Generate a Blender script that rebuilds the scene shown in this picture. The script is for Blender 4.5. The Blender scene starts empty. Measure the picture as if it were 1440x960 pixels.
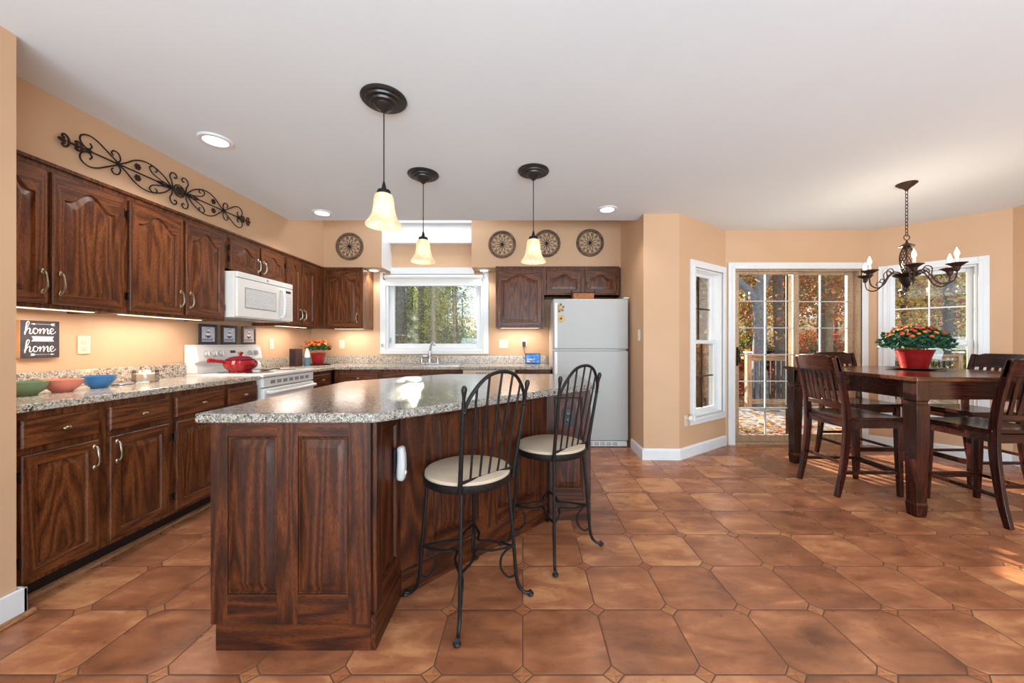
import bpy, bmesh, math, random
from mathutils import Vector, Matrix, Euler
random.seed(7)
SC = bpy.context.scene
COL = SC.collection
PI = math.pi

# ---------------------------------------------------------------- camera, sky, sun, exposure
cam_d = bpy.data.cameras.new('camera'); cam = bpy.data.objects.new('camera', cam_d); COL.objects.link(cam)
cam.location = (0, 0, 1.18); cam.rotation_euler = (PI/2, 0, 0)
cam_d.sensor_width = 36; cam_d.lens = 525/1440*36
cam_d.shift_x = -15/1440; cam_d.shift_y = 3/1440
cam_d.clip_start = 0.05; cam_d.clip_end = 300
SC.camera = cam
W = bpy.data.worlds.new('sky'); SC.world = W; W.use_nodes = True
wn = W.node_tree.nodes; wn.clear()
_bg = wn.new('ShaderNodeBackground'); _wo = wn.new('ShaderNodeOutputWorld')
_bg.inputs['Color'].default_value = (0.80, 0.90, 1.0, 1); _bg.inputs['Strength'].default_value = 1.9
W.node_tree.links.new(_bg.outputs[0], _wo.inputs[0])
SUN_DIR = Vector((-0.27, 0.96, 0.21)).normalized()      # towards the sun
sd = bpy.data.lights.new('sun', 'SUN'); so = bpy.data.objects.new('sun', sd); COL.objects.link(so)
sd.energy = 24.0; sd.color = (1.0, 0.86, 0.66); sd.angle = 0.006
so.rotation_euler = SUN_DIR.to_track_quat('Z', 'Y').to_euler(); so.location = (-10, 30, 12)

def area(name, loc, rot, sx, sy, power, color=(1, 1, 1)):
    l = bpy.data.lights.new(name, 'AREA'); l.shape = 'RECTANGLE'; l.size = sx; l.size_y = sy
    l.energy = power; l.color = color
    o = bpy.data.objects.new(name, l); COL.objects.link(o); o.location = loc; o.rotation_euler = rot
    return o
def lamp(name, kind, loc, power, color=(1, .8, .55), size=.03, rot=(0, 0, 0), spot=None):
    l = bpy.data.lights.new(name, kind); l.energy = power; l.color = color
    if kind in ('POINT', 'SPOT'): l.shadow_soft_size = size
    if kind == 'SPOT': l.spot_size = spot or 2.0; l.spot_blend = .6
    o = bpy.data.objects.new(name, l); COL.objects.link(o); o.location = loc; o.rotation_euler = rot
    return o
# added fill lamp behind the camera, tilted up to brighten the ceiling
area('rear_fill', (1.0, -2.7, .9), (PI/2+1.12, 0, 0), 6.5, 2.2, 440, (.69, .88, 1.0))
# added area lamp under the skylight, brightens the soffits and niche over the sink
area('skylight_fill', (-1.16, 4.5, 3.2), (-.25, 0, 0), 1.0, .5, 11, (.92, .96, 1.0))
SC.view_settings.view_transform = 'Standard'
SC.view_settings.look = 'None'
SC.view_settings.exposure = 0.19
SC.view_settings.gamma = 1.0
SC.view_settings.use_curve_mapping = False

# ---------------------------------------------------------------- materials
def srgb(r, g, b):
    f = lambda c: (c/255/12.92 if c/255 <= .04045 else ((c/255+.055)/1.055)**2.4)
    return (f(r), f(g), f(b), 1)
class N:
    def __init__(s, name):
        s.m = bpy.data.materials.new(name); s.m.use_nodes = True
        s.t = s.m.node_tree; s.n = s.t.nodes; s.l = s.t.links
        s.b = s.n['Principled BSDF']
    def new(s, k, **kw):
        nd = s.n.new('ShaderNode'+k)
        for a, v in kw.items(): setattr(nd, a, v)
        return nd
    def link(s, a, b): s.l.new(a, b)
    def coord(s, kind='Object', scale=(1, 1, 1), rot=(0, 0, 0)):
        if kind == 'World':
            g = s.new('NewGeometry'); out = g.outputs['Position']
        else:
            out = s.new('TexCoord').outputs[kind]
        mp = s.new('Mapping'); mp.inputs['Scale'].default_value = scale; mp.inputs['Rotation'].default_value = rot
        s.link(out, mp.inputs['Vector']); return mp.outputs[0]
    def noise(s, vec, scale, detail=4, rough=.5, dist=0):
        n = s.new('TexNoise'); n.inputs['Scale'].default_value = scale; n.inputs['Detail'].default_value = detail
        n.inputs['Roughness'].default_value = rough; n.inputs['Distortion'].default_value = dist
        if vec: s.link(vec, n.inputs['Vector'])
        return n.outputs['Fac']
    def ramp(s, fac, stops, interp='LINEAR'):
        r = s.new('ValToRGB'); r.color_ramp.interpolation = interp
        e = r.color_ramp.elements
        while len(e) < len(stops): e.new(.5)
        for i, (p, c) in enumerate(stops): e[i].position = p; e[i].color = c
        s.link(fac, r.inputs[0]); return r.outputs[0]
    def mix(s, fac, a, b, mode='MIX'):
        m = s.new('Mix', data_type='RGBA', blend_type=mode)
        for v, i in ((fac, 0), (a, 6), (b, 7)):
            if hasattr(v, 'is_output'): s.link(v, m.inputs[i])
            else: m.inputs[i].default_value = v
        return m.outputs[2]
    def math(s, op, a, b=0.0, c=None):
        m = s.new('Math', operation=op)
        for i, v in enumerate((a, b, c)):
            if v is None: continue
            if hasattr(v, 'is_output'): s.link(v, m.inputs[i])
            else: m.inputs[i].default_value = v
        return m.outputs[0]
    def bump(s, h, strength=.2, dist=.01):
        b = s.new('Bump'); b.inputs['Strength'].default_value = strength; b.inputs['Distance'].default_value = dist
        s.link(h, b.inputs['Height']); s.link(b.outputs[0], s.b.inputs['Normal'])
    def set(s, **kw):
        for k, v in kw.items():
            i = s.b.inputs[k.replace('_', ' ')]
            if hasattr(v, 'is_output'): s.link(v, i)
            else: i.default_value = v
        return s
def plain(name, col, rough=.5, metal=0, var=.06, scale=12, spec=.5, bump=0):
    n = N(name); f = n.noise(n.coord('Object'), scale, 3)
    d = tuple(c*(1-var) for c in col[:3])+(1,); l = tuple(min(1, c*(1+var)) for c in col[:3])+(1,)
    n.set(Base_Color=n.ramp(f, [(.3, d), (.7, l)]), Roughness=rough, Metallic=metal)
    n.b.inputs['Specular IOR Level'].default_value = spec
    if bump: n.bump(f, bump, .004)
    return n.m
def emis(name, col, s, base=(.8, .8, .8, 1)):
    n = N(name); f = n.noise(n.coord('Object'), 8, 2)
    n.set(Base_Color=base, Emission_Color=n.ramp(f, [(.2, tuple(c*.93 for c in col[:3])+(1,)), (.8, col)]), Emission_Strength=s); return n.m
def wood(name, axis='z', dark=(.034, .009, .0035, 1), mid=(.13, .038, .011, 1), light=(.26, .088, .026, 1), rough=.36, seed=0, k=1.45):
    """dark stained oak, grain running along the given axis of the object"""
    n = N(name)
    st = {'x': (.10, 1, 1), 'y': (1, .10, 1), 'z': (1, 1, .10)}[axis]
    tc = n.new('TexCoord'); oi = n.new('ObjectInfo')
    off = n.new('VectorMath', operation='MULTIPLY_ADD'); n.link(oi.outputs['Random'], off.inputs[0])
    off.inputs[1].default_value = (13.7, 9.1, 5.3); n.link(tc.outputs['Object'], off.inputs[2])
    mp = n.new('Mapping'); mp.inputs['Scale'].default_value = st; mp.inputs['Location'].default_value = (seed*1.7, seed*.9, seed)
    n.link(off.outputs[0], mp.inputs['Vector'])
    v = mp.outputs[0]
    big = n.noise(v, 5.5*k, 2, .45, .2)
    rings = n.math('FRACT', n.math('MULTIPLY', big, 11.0))
    rings = n.math('MULTIPLY', n.math('ABSOLUTE', n.math('SUBTRACT', rings, .5)), 2.0)
    fine = n.noise(v, 190*k, 4, .6)
    pores = n.noise(v, 420*k, 2, .5)
    a = n.math('MULTIPLY_ADD', rings, .42, n.math('MULTIPLY', fine, .62))
    col = n.ramp(a, [(.18, dark), (.48, mid), (.86, light)])
    pm = n.ramp(pores, [(.40, (.35, .3, .3, 1)), (.52, (1, 1, 1, 1))])
    tone = n.noise(n.coord('Object', (1, 1, 1)), 2.2, 2)
    tn = n.ramp(tone, [(.3, (.8, .78, .78, 1)), (.75, (1.2, 1.12, 1.05, 1))])
    col = n.mix(1.0, n.mix(.75, col, pm, 'MULTIPLY'), tn, 'MULTIPLY')
    n.set(Base_Color=col, Roughness=rough); n.bump(fine, .12, .002)
    n.b.inputs['Specular IOR Level'].default_value = .36; n.b.inputs['Coat Weight'].default_value = .08; n.b.inputs['Coat Roughness'].default_value = .18
    return n.m
M = {}
M['wood_z'] = wood('dark_stained_oak_upright', 'z')
M['wood_x'] = wood('dark_stained_oak_level', 'x', seed=3)
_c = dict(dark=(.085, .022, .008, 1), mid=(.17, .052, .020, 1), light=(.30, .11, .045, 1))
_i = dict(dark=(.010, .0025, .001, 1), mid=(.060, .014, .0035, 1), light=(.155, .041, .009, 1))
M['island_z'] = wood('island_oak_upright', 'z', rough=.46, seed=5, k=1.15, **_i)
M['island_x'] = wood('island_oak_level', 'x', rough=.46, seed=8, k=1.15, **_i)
M['toe'] = plain('toe_kick_black_brown', (.012, .006, .004, 1), .6)
M['cab_side'] = wood('cabinet_end_veneer', 'z', seed=2, dark=(.12, .05, .02, 1), mid=(.26, .12, .05, 1), light=(.38, .19, .09, 1))
M['quarter'] = wood('quarter_round_oak', 'y', dark=(.18, .07, .03, 1), mid=(.36, .17, .08, 1), light=(.5, .27, .14, 1), seed=4)
M['mahog_z'] = wood('mahogany_upright', 'z', dark=(.008, .002, .0016, 1), mid=(.030, .0055, .0035, 1), light=(.070, .012, .007, 1), rough=.2, seed=6)
M['mahog_x'] = wood('mahogany_level', 'x', dark=(.008, .002, .0016, 1), mid=(.030, .0055, .0035, 1), light=(.070, .012, .007, 1), rough=.2, seed=7)
M['table_top'] = wood('mahogany_table_top', 'x', dark=(.03, .009, .005, 1), mid=(.085, .026, .012, 1), light=(.16, .055, .025, 1), rough=.16, seed=9)
M['deckwood'] = wood('weathered_deck_pine', 'x', dark=(.16, .10, .06, 1), mid=(.34, .22, .13, 1), light=(.50, .36, .23, 1), rough=.75)
M['deckpost'] = wood('weathered_post_pine', 'z', dark=(.20, .12, .07, 1), mid=(.40, .25, .14, 1), light=(.55, .38, .23, 1), rough=.75)

n = N('peach_wall_paint'); v = n.coord('World')
n.set(Base_Color=n.ramp(n.noise(v, 1.6, 3), [(.3, srgb(204, 164, 128)), (.7, srgb(211, 171, 136))]), Roughness=.62)
n.bump(n.noise(v, 160, 2), .08, .002); M['wall'] = n.m
n = N('white_ceiling_paint'); v = n.coord('World')
n.set(Base_Color=n.ramp(n.noise(v, 1.2, 2), [(.3, (.765, .81, .84, 1)), (.7, (.795, .84, .87, 1))]), Roughness=.8)
n.bump(n.noise(v, 120, 2), .05, .002); M['ceil'] = n.m
M['white'] = plain('white_gloss_trim', (.78, .79, .80, 1), .3, var=.02)
M['white_pl'] = plain('white_plastic', (.80, .79, .76, 1), .35, var=.02)
M['cream_pl'] = plain('cream_plastic', (.74, .62, .47, 1), .4, var=.02)
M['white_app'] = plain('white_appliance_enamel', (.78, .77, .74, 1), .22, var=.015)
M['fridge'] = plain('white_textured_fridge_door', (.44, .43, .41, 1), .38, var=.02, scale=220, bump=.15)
M['almond'] = wood('almond_wood_door_frame', 'z', dark=(.46, .32, .20, 1), mid=(.55, .40, .26, 1), light=(.62, .47, .32, 1), rough=.45)
M['grey_pl'] = plain('grey_plastic', (.25, .25, .26, 1), .4)
M['black_pl'] = plain('black_plastic', (.012, .012, .014, 1), .35)
M['iron'] = plain('black_wrought_iron', (.018, .016, .016, 1), .42, .6, var=.25, scale=60)
M['bronze'] = plain('dark_bronze_metal', (.035, .026, .022, 1), .35, .8, var=.3, scale=30)
M['rust'] = plain('rust_brown_metal', (.055, .027, .019, 1), .55, .6, var=.45, scale=22)
M['nickel'] = plain('antique_nickel', (.42, .36, .27, 1), .32, 1, var=.25, scale=90)
M['chrome'] = plain('brushed_chrome', (.55, .56, .58, 1), .22, 1, var=.05)
M['steel'] = plain('stainless_steel', (.45, .46, .48, 1), .3, 1, var=.05)
M['cushion'] = plain('cream_suede_cushion', (.52, .40, .29, 1), .85, var=.10, scale=9)
M['ring_wood'] = wood('weathered_ring_wood', 'x', dark=(.06, .035, .02, 1), mid=(.15, .09, .055, 1), light=(.26, .17, .11, 1), rough=.7)
M['red_pot'] = plain('red_foil_pot', (.30, .008, .010, 1), .3, var=.25, scale=30)
M['red_enamel'] = plain('red_enamel', (.30, .007, .009, 1), .09, var=.05)
M['soil'] = plain('potting_soil', (.03, .018, .01, 1), .9, var=.4, scale=60)
M['leaf'] = plain('green_mum_leaf', (.035, .11, .03, 1), .55, var=.5, scale=30)
M['leaf2'] = plain('green_table_plant_leaf', (.02, .09, .045, 1), .5, var=.5, scale=30)
M['fl_orange'] = plain('orange_petal', (.80, .17, .02, 1), .6, var=.3, scale=50)
M['fl_amber'] = plain('amber_petal', (.85, .33, .05, 1), .6, var=.3, scale=50)
M['fl_red'] = plain('red_orange_petal', (.62, .07, .015, 1), .6, var=.3, scale=50)
M['b_green'] = plain('sage_green_glaze', (.16, .27, .15, 1), .15, var=.12)
M['b_coral'] = plain('coral_glaze', (.72, .24, .17, 1), .15, var=.08)
M['b_blue'] = plain('blue_glaze', (.035, .18, .42, 1), .15, var=.12)
M['wax'] = plain('peach_candle_wax', (.80, .52, .36, 1), .5, var=.04)
M['sign'] = plain('charcoal_sign_board', (.045, .036, .045, 1), .7, var=.2, scale=30)
M['sign_edge'] = plain('raw_pine_edge', (.50, .28, .12, 1), .7)
M['lettering'] = plain('white_lettering', (.82, .82, .80, 1), .6, var=.02)
M['picblue'] = plain('pale_print_paper', (.55, .58, .66, 1), .6, var=.12, scale=40)
M['basket'] = plain('woven_basket', (.36, .13, .045, 1), .7, var=.5, scale=140, bump=.5)
M['basket_rim'] = plain('dark_basket_rim', (.05, .018, .01, 1), .6, var=.3)
M['yellow'] = plain('yellow_petal_enamel', (.65, .38, .02, 1), .4, var=.3, scale=60)
M['maroon'] = plain('maroon_enamel', (.14, .015, .02, 1), .3)
M['trunk'] = plain('grey_bark', (.085, .070, .060, 1), .9, var=.4, scale=18, bump=.6)
M['trunk_blue'] = plain('blue_grey_bark', (.12, .13, .15, 1), .9, var=.3, scale=14, bump=.6)
M['trunk_pale'] = plain('pale_bark', (.36, .31, .23, 1), .9, var=.3, scale=14, bump=.5)
def leafmat(name, c):
    c = tuple(x*.72 for x in c[:3])+(1,)
    n = N(name); oi = n.new('ObjectInfo')
    g = n.noise(n.coord('World'), 9, 2, .7)
    col = n.ramp(g, [(.30, tuple(x*.35 for x in c[:3])+(1,)), (.46, c), (.58, (min(1, c[0]*1.2), min(1, c[1]*1.7), c[2]*1.5, 1)), (.72, (.36, .34, .12, 1))])
    n.set(Base_Color=col, Roughness=.7)
    tr = n.new('BsdfTranslucent'); n.link(col, tr.inputs[0])
    mx = n.new('MixShader'); mx.inputs[0].default_value = .5
    n.link(n.b.outputs[0], mx.inputs[1]); n.link(tr.outputs[0], mx.inputs[2])
    n.link(mx.outputs[0], n.n['Material Output'].inputs[0]); return n.m
LEAF = [leafmat('orange_autumn_leaves', (.62, .20, .045, 1)), leafmat('amber_autumn_leaves', (.66, .36, .07, 1)),
        leafmat('rust_autumn_leaves', (.40, .11, .05, 1)), leafmat('olive_leaves', (.26, .28, .06, 1)),
        leafmat('yellow_autumn_leaves', (.60, .46, .10, 1)), leafmat('dark_green_leaves', (.07, .11, .04, 1)),
        leafmat('red_autumn_leaves', (.50, .06, .03, 1))]

# granite
def granite(name, lt=(.60, .54, .45, 1), k=1.0, warm=(.36, .25, .16, 1), dk=(.02, .018, .018, 1), hi=(.70, .65, .57, 1)):
    n = N(name); v = n.coord('World')
    def vor(sc, feat='F1'):
        x = n.new('TexVoronoi'); x.inputs['Scale'].default_value = sc; x.feature = feat; n.link(v, x.inputs['Vector']); return x
    v1 = vor(150*k); v2 = vor(62*k)
    c1 = n.ramp(v1.outputs['Color'], [(.0, dk), (.17, (.10, .09, .085, 1)), (.26, warm), (.42, lt), (.75, hi), (1, (.42, .40, .38, 1))], 'CONSTANT')
    blot = n.noise(v, 38*k, 5, .7)
    c2 = n.mix(n.ramp(blot, [(.52, (0, 0, 0, 1)), (.60, (1, 1, 1, 1))]), c1, n.ramp(v2.outputs['Color'], [(0, dk), (.5, (.16, .14, .13, 1)), (.7, warm)], 'CONSTANT'))
    vein = n.noise(v, 6, 3, .6, 1.0)
    c3 = n.mix(n.ramp(vein, [(.35, (0, 0, 0, 1)), (.7, (.35, .35, .35, 1))]), c2, lt)
    n.set(Base_Color=c3, Roughness=.15); n.b.inputs['Specular IOR Level'].default_value = .6
    return n.m
M['granite'] = granite('speckled_beige_granite', k=1.35)
M['granite_is'] = granite('speckled_grey_granite', lt=(.33, .31, .27, 1), warm=(.19, .16, .13, 1), k=1.5, hi=(.50, .47, .42, 1))

# terracotta octagon and dot tiles
def tiles():
    n = N('terracotta_octagon_tiles'); S = .325; OX, OY = 0.0, 1.656
    g = n.new('NewGeometry'); sp = n.new('SeparateXYZ'); n.link(g.outputs['Position'], sp.inputs[0])
    X = n.math('DIVIDE', n.math('SUBTRACT', sp.outputs[0], OX), S); Y = n.math('DIVIDE', n.math('SUBTRACT', sp.outputs[1], OY), S)
    rx = n.math('ROUND', X); ry = n.math('ROUND', Y)
    dx = n.math('ABSOLUTE', n.math('SUBTRACT', X, rx)); dy = n.math('ABSOLUTE', n.math('SUBTRACT', Y, ry))   # distance to lattice lines, 0..0.5
    s = n.math('ADD', dx, dy)
    DOT = .118; G = .0085
    dot = n.math('LESS_THAN', s, DOT-G*1.2)
    ring = n.math('LESS_THAN', n.math('ABSOLUTE', n.math('SUBTRACT', s, DOT)), G*1.2)
    line = n.math('MULTIPLY', n.math('LESS_THAN', n.math('MINIMUM', dx, dy), G), n.math('GREATER_THAN', s, DOT))
    grout = n.math('MAXIMUM', ring, line)
    # pillowed edge
    e = n.math('MINIMUM', n.math('MINIMUM', dx, dy), n.math('MULTIPLY', n.math('ABSOLUTE', n.math('SUBTRACT', s, DOT)), .7))
    h = n.new('MapRange'); h.inputs[1].default_value = .006; h.inputs[2].default_value = .022; n.link(e, h.inputs[0])
    # per tile id
    cx = n.math('FLOOR', X); cy = n.math('FLOOR', Y)
    cv = n.new('CombineXYZ'); n.link(cx, cv.inputs[0]); n.link(cy, cv.inputs[1])
    wn_ = n.new('TexWhiteNoise'); n.link(cv.outputs[0], wn_.inputs[0])
    off = n.new('VectorMath', operation='MULTIPLY_ADD'); n.link(wn_.outputs['Color'], off.inputs[0]); off.inputs[1].default_value = (30, 30, 30)
    st = n.new('VectorMath', operation='MULTIPLY'); n.link(g.outputs['Position'], st.inputs[0]); st.inputs[1].default_value = (.75, 1.7, 1)
    n.link(st.outputs[0], off.inputs[2])
    cl = n.new('TexNoise'); cl.inputs['Scale'].default_value = 5.0; cl.inputs['Detail'].default_value = 6; cl.inputs['Roughness'].default_value = .62
    cl.inputs['Distortion'].default_value = .35
    n.link(off.outputs[0], cl.inputs['Vector'])
    a = n.math('ADD', n.math('MULTIPLY', cl.outputs['Fac'], .85), n.math('MULTIPLY', wn_.outputs['Value'], .20))
    c = n.ramp(a, [(.24, srgb(100, 60, 40)), (.42, srgb(144, 89, 60)), (.55, srgb(170, 108, 74)), (.68, srgb(204, 143, 98)), (.82, srgb(186, 134, 106))])
    dc = n.ramp(cl.outputs['Fac'], [(.3, srgb(150, 96, 60)), (.7, srgb(190, 128, 84))])
    wn2 = n.new('TexWhiteNoise'); cv2 = n.new('CombineXYZ'); n.link(rx, cv2.inputs[0]); n.link(ry, cv2.inputs[1]); n.link(cv2.outputs[0], wn2.inputs[0])
    dc = n.mix(wn2.outputs['Value'], dc, srgb(150, 84, 56))
    c = n.mix(dot, c, dc)
    c = n.mix(grout, c, srgb(96, 66, 48))
    sp2 = n.noise(g.outputs['Position'], 70, 3, .6)
    c = n.mix(n.ramp(sp2, [(.66, (0, 0, 0, 1)), (.72, (.5, .5, .5, 1))]), c, srgb(88, 48, 34))
    n.set(Base_Color=c)
    r = n.mix(grout, n.ramp(n.noise(g.outputs['Position'], 9, 4), [(.3, (.24, .24, .24, 1)), (.7, (.42, .42, .42, 1))]), (.8, .8, .8, 1))
    n.set(Roughness=r)
    hh = n.math('ADD', h.outputs[0], n.math('MULTIPLY', n.noise(g.outputs['Position'], 14, 3), .5))
    n.bump(hh, .35, .003)
    return n.m
M['tile'] = tiles()

def glass(name, tint=(.96, .98, .98, 1), haze=0):
    n = N(name); n.n.remove(n.b)
    tr = n.new('BsdfTransparent'); tr.inputs[0].default_value = tint
    gl = n.new('BsdfGlossy'); gl.inputs['Roughness'].default_value = .02
    fr = n.new('Fresnel'); fr.inputs[0].default_value = 1.45
    mx = n.new('MixShader'); n.link(n.math('MULTIPLY', fr.outputs[0], .8), mx.inputs[0]); n.link(tr.outputs[0], mx.inputs[1]); n.link(gl.outputs[0], mx.inputs[2])
    out = mx.outputs[0]
    if haze:
        df = n.new('BsdfTranslucent'); df.inputs[0].default_value = (.85, .95, .98, 1); m2 = n.new('MixShader')
        n.link(n.ramp(n.noise(n.coord('World', (3, 1, .5)), 3, 3), [(.35, (.5*haze,)*3+(1,)), (.7, (1.6*haze,)*3+(1,))]), m2.inputs[0]); n.link(out, m2.inputs[1]); n.link(df.outputs[0], m2.inputs[2]); out = m2.outputs[0]
    n.link(out, n.n['Material Output'].inputs[0]); return n.m
M['glass'] = glass('window_glass')
M['glass_dirty'] = glass('hazy_window_glass', (.93, .96, .96, 1), .05)
M['canopy'] = plain('dark_pewter_canopy', (.05, .047, .046, 1), .3, .7, var=.15)
M['grille'] = plain('pale_grey_grille', (.52, .53, .52, 1), .4)
def shade():
    n = N('alabaster_glass_shade'); f = n.noise(n.coord('Object', (1, 1, .5)), 16, 4, .6, 1.2)
    col = n.ramp(f, [(.3, (.82, .62, .36, 1)), (.6, (.93, .87, .72, 1))])
    tr = n.new('BsdfTranslucent'); n.link(col, tr.inputs[0])
    n.set(Base_Color=col, Roughness=.25)
    n.set(Emission_Color=n.ramp(f, [(.3, (1, .78, .48, 1)), (.6, (1, .92, .74, 1))]), Emission_Strength=.35)
    mx = n.new('MixShader'); mx.inputs[0].default_value = .55; n.link(n.b.outputs[0], mx.inputs[1]); n.link(tr.outputs[0], mx.inputs[2])
    n.link(mx.outputs[0], n.n['Material Output'].inputs[0]); return n.m
M['shade'] = shade()
M['bulb'] = emis('warm_bulb', (1, .86, .62, 1), 5)
M['bulb_dim'] = emis('candle_bulb', (1, .78, .48, 1), 9)
M['can_bulb'] = emis('recessed_bulb', (1, .94, .85, 1), 9)
M['uc_bulb'] = emis('under_cabinet_diffuser', (1, .78, .52, 1), 1.6)
M['screen'] = None
n = N('blue_tablet_screen'); v = n.coord('Object', (9, 9, 14))
c = n.ramp(n.noise(v, 1.4, 3, .5, 1), [(.3, (.0, .02, .12, 1)), (.5, (.0, .16, .62, 1)), (.75, (.03, .50, .85, 1))])
n.set(Base_Color=(.01, .01, .02, 1), Emission_Color=c, Emission_Strength=1.0, Roughness=.1); M['screen'] = n.m
M['flame'] = emis('candle_flame', (1, .7, .3, 1), 8)
def ground():
    n = N('leaf_littered_ground'); v = n.coord('World')
    vo = n.new('TexVoronoi'); vo.inputs['Scale'].default_value = 9; n.link(v, vo.inputs['Vector'])
    c = n.ramp(vo.outputs['Color'], [(.0, (.20, .085, .035, 1)), (.3, (.33, .16, .07, 1)), (.5, (.16, .10, .06, 1)), (.7, (.42, .25, .12, 1)), (.9, (.24, .20, .17, 1))], 'CONSTANT')
    c = n.mix(n.ramp(n.noise(v, .5, 3), [(.4, (0, 0, 0, 1)), (.6, (.7, .7, .7, 1))]), c, (.13, .14, .05, 1))
    n.set(Base_Color=c, Roughness=.95); n.bump(vo.outputs['Distance'], .6, .05); return n.m
M['ground'] = ground()
def deckfloor():
    n = N('grey_deck_boards'); v = n.coord('World')
    br = n.new('TexBrick'); br.inputs['Scale'].default_value = 1; br.inputs['Brick Width'].default_value = 3; br.inputs['Row Height'].default_value = .14
    br.inputs['Mortar Size'].default_value = .006; br.inputs['Color1'].default_value = (.24, .22, .21, 1); br.inputs['Color2'].default_value = (.31, .28, .27, 1)
    br.inputs['Mortar'].default_value = (.04, .03, .03, 1); n.link(v, br.inputs['Vector'])
    n.set(Base_Color=br.outputs[0], Roughness=.8); return n.m
M['deckfloor'] = deckfloor()

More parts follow.
